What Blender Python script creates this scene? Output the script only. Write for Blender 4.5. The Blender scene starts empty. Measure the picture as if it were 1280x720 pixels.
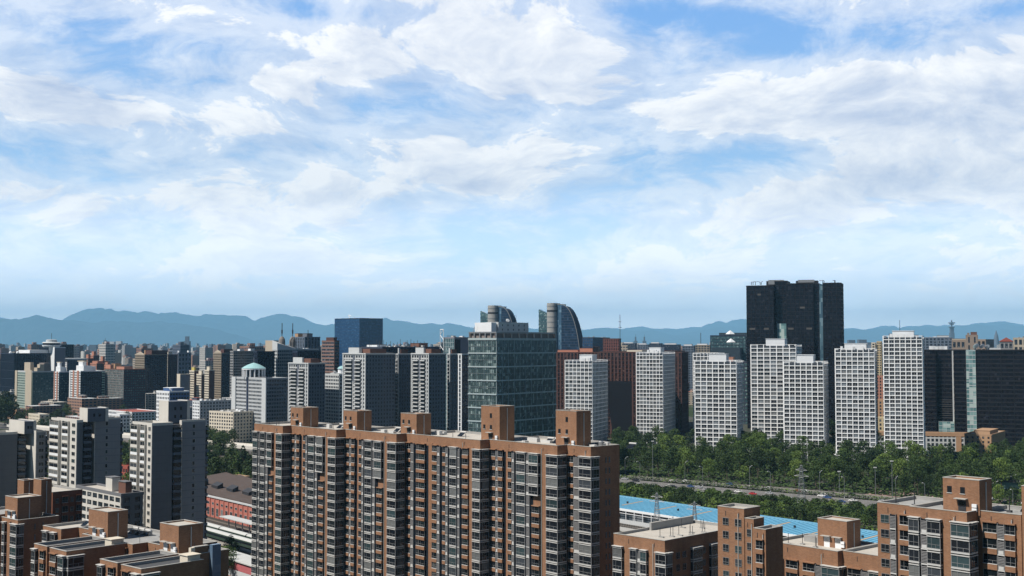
import bpy, math, random
from mathutils import Vector, noise
R = math.radians
scn = bpy.context.scene
COL = scn.collection
rnd = random.Random(7)

# ------------------------------------------------------------------ camera
F = 1490.0; PITCH = math.atan(71 / F); H = 83.0
cam = bpy.data.objects.new('camera', bpy.data.cameras.new('camera'))
COL.objects.link(cam); scn.camera = cam
cam.location = (0, 0, H); cam.rotation_euler = (R(90) + PITCH, 0, 0)
cam.data.sensor_width = 36; cam.data.lens = 36 * F / 1280
cam.data.clip_start = 1; cam.data.clip_end = 300000

# ------------------------------------------------------------------ light
SUN_DIR = Vector((-.885, -.466, 0)).normalized(); SUN_EL = R(53)
sd = Vector((SUN_DIR.x * math.cos(SUN_EL), SUN_DIR.y * math.cos(SUN_EL), math.sin(SUN_EL)))
sun = bpy.data.objects.new('sun', bpy.data.lights.new('sun', 'SUN'))
COL.objects.link(sun); sun.data.energy = 5.0; sun.data.angle = R(.5); sun.data.color = (1, .94, .85)
sun.rotation_euler = sd.to_track_quat('Z', 'Y').to_euler(); sun.location = (0, 0, 400)
scn.view_settings.view_transform = 'Standard'; scn.view_settings.look = 'None'
scn.view_settings.exposure = 0.3; scn.view_settings.gamma = 1
scn.view_settings.use_curve_mapping = False
scn.cycles.max_bounces = 6; scn.cycles.diffuse_bounces = 2; scn.cycles.glossy_bounces = 2
scn.cycles.volume_bounces = 2; scn.cycles.caustics_reflective = False; scn.cycles.caustics_refractive = False

world = bpy.data.worlds.new('World'); scn.world = world; world.use_nodes = True
HAZE_DENSITY = 3.3e-5

class NT:
    """small node-tree helper"""
    def __init__(s, nt): s.nt = nt; s.n = nt.nodes; s.l = nt.links
    def new(s, t, **kw):
        n = s.n.new(t)
        for k, v in kw.items(): setattr(n, k, v)
        return n
    def link(s, a, b): s.l.new(a, b)
    def put(s, sock, v):
        if hasattr(v, 'links') or isinstance(v, bpy.types.NodeSocket): s.l.new(v, sock)
        else: sock.default_value = v
    def math(s, op, a, b=None, c=None, clamp=False):
        n = s.new('ShaderNodeMath', operation=op, use_clamp=clamp)
        s.put(n.inputs[0], a)
        if b is not None: s.put(n.inputs[1], b)
        if c is not None: s.put(n.inputs[2], c)
        return n.outputs[0]
    def vec(s, op, a, b=None, scale=None):
        n = s.new('ShaderNodeVectorMath', operation=op)
        s.put(n.inputs[0], a)
        if b is not None: s.put(n.inputs[1], b)
        if scale is not None: s.put(n.inputs['Scale'], scale)
        return n.outputs['Value'] if op in ('LENGTH', 'DOT_PRODUCT', 'DISTANCE') else n.outputs[0]
    def noise(s, v, scale, detail=4, rough=.5, dist=0, dims='3D'):
        n = s.new('ShaderNodeTexNoise', noise_dimensions=dims)
        if v is not None: s.l.new(v, n.inputs['Vector'])
        n.inputs['Scale'].default_value = scale; n.inputs['Detail'].default_value = detail
        n.inputs['Roughness'].default_value = rough; n.inputs['Distortion'].default_value = dist
        return n.outputs['Fac']
    def mix(s, f, a, b):
        n = s.new('ShaderNodeMix', data_type='RGBA')
        s.put(n.inputs[0], f); s.put(n.inputs[6], a); s.put(n.inputs[7], b)
        return n.outputs[2]
    def smooth(s, v, lo, hi, a=0., b=1.):
        n = s.new('ShaderNodeMapRange', interpolation_type='SMOOTHSTEP')
        s.put(n.inputs[0], v); n.inputs[1].default_value = lo; n.inputs[2].default_value = hi
        n.inputs[3].default_value = a; n.inputs[4].default_value = b
        return n.outputs[0]
    def comb(s, x, y, z):
        n = s.new('ShaderNodeCombineXYZ')
        s.put(n.inputs[0], x); s.put(n.inputs[1], y); s.put(n.inputs[2], z)
        return n.outputs[0]

def ray(px, py):
    a, b = px - 640, 360 - py
    cp, sp = math.cos(PITCH), math.sin(PITCH)
    return Vector((a, F * cp - b * sp, F * sp + b * cp))

def build_sky():
    t = NT(world.node_tree); t.n.clear()
    out = t.new('ShaderNodeOutputWorld'); bg = t.new('ShaderNodeBackground'); t.link(bg.outputs[0], out.inputs[0])
    sky = t.new('ShaderNodeTexSky', sky_type='NISHITA', sun_disc=False)
    sky.sun_elevation = SUN_EL
    sky.sun_rotation = math.atan2(SUN_DIR.x, SUN_DIR.y)
    sky.air_density = .45; sky.dust_density = .1; sky.ozone_density = 2.0
    S = .05
    bg.inputs['Strength'].default_value = S
    d = t.new('ShaderNodeTexCoord').outputs['Generated']
    d = t.vec('NORMALIZE', d)
    sep = t.new('ShaderNodeSeparateXYZ'); t.link(d, sep.inputs[0])
    X, Y, Z = sep.outputs
    zc = t.math('ADD', t.math('MAXIMUM', Z, 0.0), .33)
    p = t.comb(t.math('DIVIDE', X, zc), t.math('DIVIDE', Y, zc), 0.0)
    # warped cloud field on a flat layer overhead
    w = t.new('ShaderNodeTexNoise'); t.link(p, w.inputs['Vector']); w.inputs['Scale'].default_value = 2.2; w.inputs['Detail'].default_value = 3
    pw = t.vec('ADD', p, t.vec('SCALE', t.vec('SUBTRACT', w.outputs['Color'], (.5, .5, .5)), scale=.35))
    def field(v):
        a = t.noise(v, 2.3, 13, .66)
        b = t.noise(v, 8.0, 10, .66)
        return t.math('ADD', t.math('MULTIPLY', a, .75), t.math('MULTIPLY', b, .25))
    n1 = field(pw)
    off = (-.035, -.045, 0)
    n2 = field(t.vec('ADD', pw, off))
    # breaks and banks, placed by direction
    bias = None
    for (px, py, rx, ry, amp) in [
        (90, 60, 160, 34, -.16), (40, 185, 90, 26, -.08), (490, 135, 70, 26, -.15), (300, 55, 60, 20, -.07), (430, 15, 90, 14, -.08),
        (835, 18, 70, 20, -.16), (1030, 50, 120, 22, -.12), (1235, 10, 60, 16, -.14), (960, 185, 90, 26, -.10), (800, 215, 130, 40, -.08),
        (740, 275, 150, 30, -.05), (560, 290, 160, 20, -.05), (1150, 290, 120, 24, -.07),
        (640, 70, 230, 60, .05), (300, 130, 260, 45, .045), (1130, 115, 170, 45, .10), (1120, 240, 190, 34, .08), (1000, 250, 120, 30, .06),
        (380, 325, 90, 14, .10), (620, 190, 120, 30, .05), (250, 230, 200, 40, .05), (100, 125, 70, 22, .12), (600, 230, 26, 9, .12), (950, 150, 120, 24, .07)]:
        c = ray(px, py).normalized()
        v = t.vec('MULTIPLY', t.vec('SUBTRACT', d, tuple(c)), (F / rx, F / rx, F / ry))
        l = t.vec('LENGTH', v)
        g = t.math('MULTIPLY', t.math('EXPONENT', t.math('MULTIPLY', t.math('MULTIPLY', l, l), -.7)), amp)
        bias = g if bias is None else t.math('ADD', bias, g)
    n = t.math('ADD', n1, bias)
    dens = t.smooth(n, .468, .538)
    thin = t.smooth(n, .34, .49, .0, .62)
    alpha = t.math('MAXIMUM', dens, thin)
    front = t.smooth(Y, .50, .80)                 # cloud kept ahead only; unseen sky left clear to hold ambient light down
    low = t.smooth(Z, .50, .32)
    alpha = t.math('MULTIPLY', t.math('MULTIPLY', alpha, front), low)
    hzn = t.smooth(Z, .0, .05, .6, 1.)
    alpha = t.math('MULTIPLY', alpha, hzn)
    alpha = t.math('MULTIPLY', alpha, t.smooth(Z, .005, .05, .25, 1.))
    relief = t.math('MULTIPLY', t.math('SUBTRACT', n1, n2), 5.5)
    thick = t.smooth(n, .50, .70, 0., .50)
    lit = t.math('SUBTRACT', t.math('ADD', .78, relief), thick, clamp=True)
    k = 1 / S
    cloud = t.mix(lit, (.46 * k, .53 * k, .70 * k, 1), (.99 * k, .975 * k, .965 * k, 1))
    cloud = t.mix(t.smooth(Z, .14, .03), cloud, t.mix(.5, cloud, (2.7 * k, 2.6 * k, 2.5 * k, 1)))
    # tint of the clear sky between the clouds
    lowveil = t.mix(t.smooth(Z, .055, .012), (1.45 * k, 1.72 * k, 2.05 * k, 1), (4.2 * k, 4.0 * k, 3.9 * k, 1))
    clear = t.mix(t.math('MULTIPLY', t.math('MULTIPLY', front, low), .80), sky.outputs[0], t.mix(t.smooth(Z, .16, .03), t.mix(t.smooth(Z, .30, .10), (.22 * k, .46 * k, .92 * k, 1), (.40 * k, .66 * k, 1.0 * k, 1)), lowveil))
    t.link(t.mix(alpha, clear, cloud), bg.inputs['Color'])
build_sky()

# ------------------------------------------------------------------ materials
MATS = {}
def principled(name):
    m = bpy.data.materials.new(name); m.use_nodes = True
    t = NT(m.node_tree)
    return m, t, t.n['Principled BSDF']

def mat(name, col, rough=.8, var=.18, scale=.35, metal=0., spec=.3, detail=5, streak=True):
    """painted, rendered or mineral surface: base colour with grime and weather streaks"""
    if name in MATS: return MATS[name]
    m, t, b = principled(name)
    co = t.new('ShaderNodeTexCoord').outputs['Object']
    n1 = t.noise(co, scale, detail, .65)
    f = t.math('MULTIPLY', t.math('SUBTRACT', n1, .5), var * 2)
    if streak:
        st = t.noise(t.vec('MULTIPLY', co, (1.3, 1.3, .06)), 1.0, 4, .6)
        f = t.math('ADD', f, t.math('MULTIPLY', t.math('SUBTRACT', st, .5), var * 1.2))
    fine = t.noise(co, 4.0, 3, .6)
    f = t.math('ADD', f, t.math('MULTIPLY', t.math('SUBTRACT', fine, .5), var * .8))
    v = t.math('ADD', 1.0, f)
    c = t.vec('SCALE', tuple(col), scale=v)
    t.link(c, b.inputs['Base Color'])
    b.inputs['Roughness'].default_value = rough; b.inputs['Metallic'].default_value = metal
    b.inputs['Specular IOR Level'].default_value = spec
    MATS[name] = m; return m

def brick(name, a, bcol, mort=(.30, .26, .22)):
    if name in MATS: return MATS[name]
    m, t, b = principled(name)
    co = t.new('ShaderNodeTexCoord').outputs['Object']
    sep = t.new('ShaderNodeSeparateXYZ'); t.link(co, sep.inputs[0])
    uv = t.comb(t.math('ADD', sep.outputs[0], sep.outputs[1]), sep.outputs[2], 0.0)
    br = t.new('ShaderNodeTexBrick'); t.link(uv, br.inputs['Vector'])
    br.inputs['Color1'].default_value = (*a, 1); br.inputs['Color2'].default_value = (*bcol, 1); br.inputs['Mortar'].default_value = (*mort, 1)
    br.inputs['Scale'].default_value = 1.0; br.inputs['Brick Width'].default_value = .48; br.inputs['Row Height'].default_value = .16
    br.inputs['Mortar Size'].default_value = .012
    n1 = t.noise(co, .25, 5, .7); st = t.noise(t.vec('MULTIPLY', co, (1., 1., .05)), .9, 4, .6)
    v = t.math('ADD', .52, t.math('ADD', t.math('MULTIPLY', n1, .55), t.math('MULTIPLY', st, .42)))
    t.link(t.vec('SCALE', br.outputs['Color'], scale=v), b.inputs['Base Color'])
    b.inputs['Roughness'].default_value = .85; b.inputs['Specular IOR Level'].default_value = .2
    MATS[name] = m; return m

def glazing(name, dark, mid, light, pu=3.0, pz=3.0, p_mid=.5, p_light=.9, rough=.08, spec=.6, metal=0., mull=.0):
    """curtain of panes: every pane its own tone (blinds, rooms, reflections)"""
    if name in MATS: return MATS[name]
    m, t, b = principled(name)
    co = t.new('ShaderNodeTexCoord').outputs['Object']
    cell = t.vec('FLOOR', t.vec('DIVIDE', t.vec('ADD', co, (.01, .01, .01)), (pu, pu, pz)))
    wn = t.new('ShaderNodeTexWhiteNoise'); t.link(cell, wn.inputs['Vector'])
    r = wn.outputs['Value']
    c = t.mix(t.smooth(r, p_mid - .12, p_mid + .12), (*dark, 1), (*mid, 1))
    c = t.mix(t.math('GREATER_THAN', r, p_light), c, (*light, 1))
    t.link(c, b.inputs['Base Color'])
    if mull:
        sep = t.new('ShaderNodeSeparateXYZ'); t.link(co, sep.inputs[0])
    n = t.noise(co, .12, 4, .6)
    t.link(t.math('ADD', rough, t.math('MULTIPLY', n, .06)), b.inputs['Roughness'])
    b.inputs['Specular IOR Level'].default_value = spec; b.inputs['Metallic'].default_value = metal
    MATS[name] = m; return m

def glass(name, col, rough=.06, spec=.7, metal=0.):
    if name in MATS: return MATS[name]
    m, t, b = principled(name)
    oi = t.new('ShaderNodeObjectInfo').outputs['Random']
    co = t.new('ShaderNodeTexCoord').outputs['Object']
    n = t.noise(co, .8, 3, .5)
    v = t.math('ADD', .45, t.math('ADD', t.math('MULTIPLY', oi, .5), t.math('MULTIPLY', n, .7)))
    t.link(t.vec('SCALE', tuple(col), scale=v), b.inputs['Base Color'])
    b.inputs['Roughness'].default_value = rough; b.inputs['Specular IOR Level'].default_value = spec
    b.inputs['Metallic'].default_value = metal
    MATS[name] = m; return m

def ground_mat():
    m, t, b = principled('city_ground')
    co = t.new('ShaderNodeTexCoord').outputs['Object']
    n1 = t.noise(co, .012, 6, .65); n2 = t.noise(co, .0009, 5, .6); n3 = t.noise(co, .25, 4, .6)
    c = t.mix(t.smooth(n1, .44, .56), (.030, .045, .018, 1), (.085, .080, .075, 1))
    c = t.mix(t.math('MULTIPLY', t.smooth(n2, .45, .6), .5), c, (.03, .05, .02, 1))
    v = t.math('ADD', .7, t.math('MULTIPLY', n3, .6))
    t.link(t.vec('SCALE', c, scale=v), b.inputs['Base Color']); b.inputs['Roughness'].default_value = .95
    b.inputs['Specular IOR Level'].default_value = .1
    return m

def leaf(name, a, c2):
    if name in MATS: return MATS[name]
    m, t, b = principled(name)
    co = t.new('ShaderNodeTexCoord').outputs['Object']
    oi = t.new('ShaderNodeObjectInfo').outputs['Random']
    n = t.noise(co, .9, 3, .6)
    f = t.math('ADD', t.math('MULTIPLY', n, .8), t.math('MULTIPLY', t.math('SUBTRACT', oi, .5), .55), clamp=True)
    t.link(t.mix(f, (*a, 1), (*c2, 1)), b.inputs['Base Color'])
    b.inputs['Roughness'].default_value = .7; b.inputs['Specular IOR Level'].default_value = .25
    MATS[name] = m; return m

def far_wall(name, wall, dark, pz=3.2, pu=4.0, duty=.5, byrandom=False):
    """small far block: rows of windows"""
    if name in MATS: return MATS[name]
    m, t, b = principled(name)
    co = t.new('ShaderNodeTexCoord').outputs['Object']
    sep = t.new('ShaderNodeSeparateXYZ'); t.link(co, sep.inputs[0])
    fz = t.math('FRACT', t.math('DIVIDE', sep.outputs[2], pz))
    fu = t.math('FRACT', t.math('DIVIDE', t.math('ADD', sep.outputs[0], sep.outputs[1]), pu))
    win = t.math('MULTIPLY', t.math('GREATER_THAN', fz, 1 - duty), t.math('GREATER_THAN', fu, .38))
    nz = t.new('ShaderNodeNewGeometry').outputs['Normal']
    s2 = t.new('ShaderNodeSeparateXYZ'); t.link(nz, s2.inputs[0])
    win = t.math('MULTIPLY', win, t.math('LESS_THAN', s2.outputs[2], .5))
    t.link(t.mix(win, (*wall, 1), (*dark, 1)), b.inputs['Base Color'])
    t.link(t.math('SUBTRACT', .8, t.math('MULTIPLY', win, .6)), b.inputs['Roughness'])
    b.inputs['Specular IOR Level'].default_value = .3
    MATS[name] = m; return m

BAYG = mat('bay_side_glass', (.016, .020, .026), .3, .1, spec=.3)
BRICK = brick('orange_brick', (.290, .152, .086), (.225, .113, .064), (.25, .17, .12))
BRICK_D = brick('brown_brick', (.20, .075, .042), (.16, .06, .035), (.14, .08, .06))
WHITE = mat('white_frame', (.74, .76, .78), .6, .08)
BAYW = mat('bay_panel', (.50, .495, .48), .7, .16)
LGREY = mat('pale_render', (.52, .52, .51), .8, .14)
AC = mat('louvre_grey', (.24, .24, .245), .7, .3, 1.5)
CREAM = mat('cream_render', (.62, .56, .46), .8, .12)
ROOF = mat('roof_screed', (.46, .43, .385), .9, .28, .35, streak=False)
ROOFG = mat('roof_grey', (.30, .30, .295), .9, .3, .3, streak=False)
ROOFD = mat('roof_bitumen', (.075, .078, .085), .9, .3, .4, streak=False)
COPING = mat('coping', (.40, .385, .36), .8, .2)
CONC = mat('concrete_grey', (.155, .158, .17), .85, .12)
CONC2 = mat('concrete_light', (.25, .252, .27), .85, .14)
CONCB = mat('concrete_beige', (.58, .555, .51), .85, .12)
BLUEG = mat('slate_render', (.12, .135, .165), .8, .12)
METAL = mat('dull_metal', (.30, .31, .32), .5, .2, 2, metal=.6)
DMETAL = mat('dark_metal', (.05, .05, .055), .5, .2, 2, metal=.3)
FRAMEG = mat('window_frame_grey', (.26, .265, .27), .6, .15)
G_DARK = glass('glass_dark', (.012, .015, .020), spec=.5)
G_TEAL = glass('glass_teal', (.03, .052, .058))
G_GREY = glass('glass_grey', (.045, .052, .062), .2, .4)
G_SKY = glass('glass_sky', (.15, .17, .19), .15, .6)  # pale sky reflection put into the pane colour
G_CURT = glass('glass_curtain', (.13, .135, .135), .35, .3)
GLASSES = [G_DARK, G_DARK, G_DARK, G_TEAL, G_GREY, G_DARK, G_DARK, G_CURT, G_DARK, G_DARK, G_TEAL]

# ------------------------------------------------------------------ mesh builder
class MB:
    def __init__(s): s.v = []; s.f = []; s.m = []; s.mats = []
    def mi(s, m):
        if m not in s.mats: s.mats.append(m)
        return s.mats.index(m)
    def box(s, x0, y0, z0, x1, y1, z1, m):
        if x1 < x0: x0, x1 = x1, x0
        if y1 < y0: y0, y1 = y1, y0
        if z1 < z0: z0, z1 = z1, z0
        b = len(s.v); i = s.mi(m)
        s.v += [(x0, y0, z0), (x1, y0, z0), (x1, y1, z0), (x0, y1, z0), (x0, y0, z1), (x1, y0, z1), (x1, y1, z1), (x0, y1, z1)]
        s.f += [(b, b + 3, b + 2, b + 1), (b + 4, b + 5, b + 6, b + 7), (b, b + 1, b + 5, b + 4), (b + 1, b + 2, b + 6, b + 5), (b + 2, b + 3, b + 7, b + 6), (b + 3, b, b + 4, b + 7)]
        s.m += [i] * 6
    def prism(s, pts, z0, z1, m, mtop=None):
        """pts counter-clockwise seen from above; z1 may be a list of heights"""
        n = len(pts); b = len(s.v); i = s.mi(m); k = s.mi(mtop or m)
        zs = z1 if isinstance(z1, (list, tuple)) else [z1] * n
        s.v += [(x, y, z0) for x, y in pts] + [(x, y, z) for (x, y), z in zip(pts, zs)]
        for j in range(n):
            q = (j + 1) % n
            s.f.append((b + j, b + q, b + n + q, b + n + j)); s.m.append(i)
        s.f.append(tuple(range(b + n, b + 2 * n))); s.m.append(k)
        s.f.append(tuple(range(b + n - 1, b - 1, -1))); s.m.append(i)
    def beam(s, p, q, r, m, sides=4):
        p, q = Vector(p), Vector(q); d = (q - p)
        if d.length < 1e-6: return
        d.normalize(); a = d.orthogonal().normalized(); c = d.cross(a)
        b = len(s.v); i = s.mi(m)
        for e in (p, q):
            for k in range(sides):
                t = 2 * math.pi * (k + .5) / sides
                s.v.append(tuple(e + (a * math.cos(t) + c * math.sin(t)) * r))
        for k in range(sides):
            g = (k + 1) % sides
            s.f.append((b + k, b + g, b + sides + g, b + sides + k)); s.m.append(i)
        s.f.append(tuple(range(b + sides - 1, b - 1, -1))); s.m.append(i)
        s.f.append(tuple(range(b + sides, b + 2 * sides))); s.m.append(i)
    def lathe(s, prof, m, n=16, cx=0, cy=0, a0=0, a1=2 * math.pi):
        b = len(s.v); i = s.mi(m)
        for r, z in prof:
            for k in range(n): s.v.append((cx + r * math.cos(2 * math.pi * k / n), cy + r * math.sin(2 * math.pi * k / n), z))
        for j in range(len(prof) - 1):
            for k in range(n):
                g = (k + 1) % n
                s.f.append((b + j * n + k, b + j * n + g, b + (j + 1) * n + g, b + (j + 1) * n + k)); s.m.append(i)
        s.f.append(tuple(range(b + (len(prof) - 1) * n, b + len(prof) * n))); s.m.append(i)
        s.f.append(tuple(range(b + n - 1, b - 1, -1))); s.m.append(i)
    def quad(s, pts, m):
        b = len(s.v); i = s.mi(m); s.v += [tuple(p) for p in pts]; s.f.append(tuple(range(b, b + len(pts)))); s.m.append(i)
    def mesh(s, name):
        me = bpy.data.meshes.new(name); me.from_pydata(s.v, [], s.f)
        for m in s.mats: me.materials.append(m)
        me.polygons.foreach_set('material_index', s.m); me.update()
        return me
    def obj(s, name, parent=None):
        if not s.f: return None
        o = bpy.data.objects.new(name, s.mesh(name)); COL.objects.link(o)
        if parent: o.parent = parent
        return o

def empty(name, loc, rz=0., label=None, cat=None, group=None):
    o = bpy.data.objects.new(name, None); COL.objects.link(o); o.location = loc; o.rotation_euler = (0, 0, rz)
    o.empty_display_size = 1
    if label: tag(o, label, cat, group)
    return o
def tag(o, label, cat, group=None, kind=None):
    if label: o['label'] = label
    if cat: o['category'] = cat
    if group: o['group'] = group
    if kind: o['kind'] = kind
    return o
def copy_tree(o, parent=None):
    c = o.copy(); COL.objects.link(c); c.parent = parent
    for ch in KIDS.get(o, []): copy_tree(ch, c)
    return c
KIDS = {}
def remember(root, kids):
    KIDS[root] = kids; return root

# ------------------------------------------------------------------ pixel -> place (used once to survey the site)
def at(px, py, z=None, D=None):
    r = ray(px, py)
    k = (z - H) / r.z if z is not None else D / r.y
    return Vector((r.x * k, r.y * k, H + r.z * k))
def tanx(px, py=431):
    r = ray(px, py); return r.x / r.y
def zat(px, py, D): return at(px, py, D=D).z

def site(xl, xc, xr, D, th, py=445, corner=None):
    """rotated rectangle whose near corner stands at pixel column xc, depth D; returns (origin, width, depth)"""
    th = R(th)
    r = Vector((math.cos(th), -math.sin(th))); v = Vector((math.sin(th), math.cos(th)))
    C = Vector((tanx(xc, py) * D, D)) if corner is None else corner
    tl, tr = tanx(xl, py), tanx(xr, py)
    W = (C.x - tl * C.y) / (r.x - tl * r.y)
    L = (tr * C.y - C.x) / (v.x - tr * v.y) if xr > xc else 20
    return C - r * W, W, L

class Face:
    """one upright side of a box W x L: u along it, d outward"""
    def __init__(s, side, W, L, x0=0., y0=0.): s.side = side; s.W = W; s.L = L; s.x0 = x0; s.y0 = y0; s.len = W if side in ('front', 'back') else L
    def pt(s, u, d):
        a, b = s.raw(u, d); return (a + s.x0, b + s.y0)
    def raw(s, u, d):
        if s.side == 'front': return (u, -d)
        if s.side == 'right': return (s.W + d, u)
        if s.side == 'back': return (s.W - u, s.L + d)
        return (-d, s.L - u)
    def box(s, mb, u0, u1, d0, d1, z0, z1, m):
        a = s.pt(u0, d0); b = s.pt(u1, d1); mb.box(a[0], a[1], z0, b[0], b[1], z1, m)
    rot = property(lambda s: {'front': 0, 'right': math.pi / 2, 'back': math.pi, 'left': -math.pi / 2}[s.side])

def grid(mb, f, z0, z1, pu, pz, pier, span, m, d=.3, m2=None):
    """raised lattice: piers and spandrels in front of the glazing core"""
    nu = max(1, round(f.len / pu)) if pu else 1; nz = max(1, round((z1 - z0) / pz)) if pz else 1
    du = f.len / nu; dz = (z1 - z0) / nz
    if pier > 0 and pu:
        pw = du * pier
        for i in range(nu + 1):
            c = i * du; f.box(mb, max(0, c - pw / 2), min(f.len, c + pw / 2), 0, d, z0, z1, m)
    if span > 0 and pz:
        sh = dz * span
        for j in range(nz + 1):
            c = z0 + j * dz; f.box(mb, 0, f.len, 0, d - .012, max(z0, c - sh / 2), min(z1, c + sh / 2), m2 or m)
    return nu, nz, du, dz

def parapet(mb, W, L, z, h=1.0, t=.35, m=None, cap=None, e=.0, x0=0, y0=0):
    m = m or COPING
    mb.box(x0 - e, y0 - e, z, x0 + W + e, y0 + t, z + h, m); mb.box(x0 - e, y0 + L - t, z, x0 + W + e, y0 + L + e, z + h, m)
    mb.box(x0 - e, y0 + t, z, x0 + t, y0 + L - t, z + h, m); mb.box(x0 + W - t, y0 + t, z, x0 + W + e, y0 + L - t, z + h, m)
    if cap:
        c = e + .06; zz = z + h
        mb.box(x0 - c, y0 - c, zz, x0 + W + c, y0 + t + .05, zz + .1, cap); mb.box(x0 - c, y0 + L - t - .05, zz, x0 + W + c, y0 + L + c, zz + .1, cap)
        mb.box(x0 - c, y0 + t + .05, zz, x0 + t + .05, y0 + L - t - .05, zz + .1, cap); mb.box(x0 + W - t - .05, y0 + t + .05, zz, x0 + W + c, y0 + L - t - .05, zz + .1, cap)

def dish(parent, x, y, z, r=1.3, az=0.):
    mb = MB(); n = 14; prof = [(0, 0), (.5, .05), (.8, .14), (1, .26)]
    b = 0
    for q, h in prof:
        for k in range(n):
            a = 2 * math.pi * k / n; mb.v.append((q * r * math.cos(a), q * r * math.sin(a), h * r))
    i = mb.mi(WHITE)
    for j in range(3):
        for k in range(n):
            g = (k + 1) % n; mb.f.append((j * n + k, j * n + g, (j + 1) * n + g, (j + 1) * n + k)); mb.m.append(i)
    mb.beam((0, 0, 0), (0, 0, .75 * r), .05 * r, METAL)
    o = mb.obj('satellite_dish', parent); o.location = (x, y, z + r * .9); o.rotation_euler = (R(-52), 0, az)
    s = MB(); s.beam((0, 0, -r * .9), (0, 0, 0), .1 * r, METAL); p = s.obj('mount', o)
    p.rotation_euler = (R(52), 0, 0)
    return o

def mast(parent, x, y, z, h, r=.15, arms=0):
    mb = MB(); mb.beam((x, y, z), (x, y, z + h), r, DMETAL, 5)
    mb.beam((x, y, z), (x, y, z + .4), r * 3, METAL, 6)
    for k in range(arms):
        zz = z + h * (.55 + .4 * k / max(1, arms)); mb.beam((x - h * .06, y, zz), (x + h * .06, y, zz), r * .7, DMETAL)
    return mb.obj('antenna', parent)

def pipes(parent, W, L, z, n, seed, h=1.2):
    q = random.Random(seed)
    for k in range(n):
        x, y = q.uniform(1.5, W - 1.5), q.uniform(1.5, L - 1.5)
        mb = MB(); hh = h * q.uniform(.6, 1.4); mb.box(x - .3, y - .3, z, x + .3, y + .3, z + .25, ROOFG)
        mb.beam((x, y, z), (x, y, z + hh), .09, DMETAL, 6); mb.beam((x, y, z + hh), (x, y, z + hh + .12), .16, METAL, 6)
        mb.obj('vent_pipe', parent)

# ------------------------------------------------------------------ windows as parts
class Windows:
    """gathers window places on one building; the 100 nearest become parts, the rest one mesh"""
    def __init__(s, root, style='sash', frame=WHITE, seed=0, glasses=None, cap=100):
        s.root = root; s.items = []; s.frame = frame; s.style = style; s.q = random.Random(seed); s.gl = glasses or GLASSES; s.cap = cap
    def add(s, face, u, z, w, h, d=0., style=None):
        p = face.pt(u, d); s.items.append((p[0], p[1], z, w, h, face.rot, face.side, style or s.style))
    def shape(s, mb, w, h, g, style, fr):
        t = .05 if w < 3 else .07
        mb.box(0, -.02, 0, w, .03, h, g)
        def bar(x0, z0, x1, z1, d=.09): mb.box(x0, -d, z0, x1, -.021, z1, fr)
        bar(0, 0, t, h); bar(w - t, 0, w, h); bar(t, 0, w - t, t); bar(t, h - t, w - t, h)
        if style == 'sash':
            bar(t, h * .34, w - t, h * .34 + t * .8, .075)
            n = 2 if w < 2.2 else 3
            for k in range(1, n): bar(w * k / n - t * .4, t, w * k / n + t * .4, h * .34 if k != 1 else h - t, .08)
        elif style == 'office':
            bar(w * .5 - t * .5, t, w * .5 + t * .5, h - t, .08); bar(t, h * .3, w - t, h * .3 + t, .075)
        elif style == 'slot': pass
        elif style == 'pane': bar(w * .5 - t * .4, t, w * .5 + t * .4, h - t, .08)
    def build(s):
        M = s.root.matrix_basis if hasattr(s.root, 'matrix_basis') else None
        c, sn = math.cos(s.root.rotation_euler.z), math.sin(s.root.rotation_euler.z); ox, oy, oz = s.root.location
        def key(it):
            X = ox + c * it[0] - sn * it[1]; Y = oy + sn * it[0] + c * it[1]; Z = oz + it[2]
            dist = math.sqrt(X * X + Y * Y + (Z - H) ** 2)
            pen = 0 if it[6] in ('front', 'right') else 1e6
            px = 640 + F * X / max(Y, 1); py = 431 + F * (H - Z) / max(Y, 1)
            if not (0 < px < 1280 and py < 722): pen += 1e6
            return pen + dist / max(.3, it[3] * it[4]) ** .5 if pen == 0 else pen + dist
        items = sorted(s.items, key=key); cache = {}
        for it in items[:s.cap]:
            gi = s.q.randrange(len(s.gl)); k = (round(it[3], 2), round(it[4], 2), gi, it[7])
            if k not in cache:
                mb = MB(); s.shape(mb, it[3], it[4], s.gl[gi], it[7], s.frame); cache[k] = mb.mesh('window')
            o = bpy.data.objects.new('window', cache[k]); COL.objects.link(o); o.parent = s.root
            o.location = it[:3]; o.rotation_euler = (0, 0, it[5])
        rest = items[s.cap:]
        if rest:
            mb = MB()
            for it in rest:
                b = MB(); s.shape(b, it[3], it[4], s.gl[s.q.randrange(len(s.gl))], it[7], s.frame)
                cc, ss = round(math.cos(it[5])), round(math.sin(it[5])); n0 = len(mb.v)
                mb.v += [(it[0] + cc * x - ss * y, it[1] + ss * x + cc * y, it[2] + z) for x, y, z in b.v]
                mb.f += [tuple(n0 + i for i in f) for f in b.f]; mb.m += [mb.mi(b.mats[i]) for i in b.m]
            o = mb.obj('window', s.root); o['kind'] = 'stuff'


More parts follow.
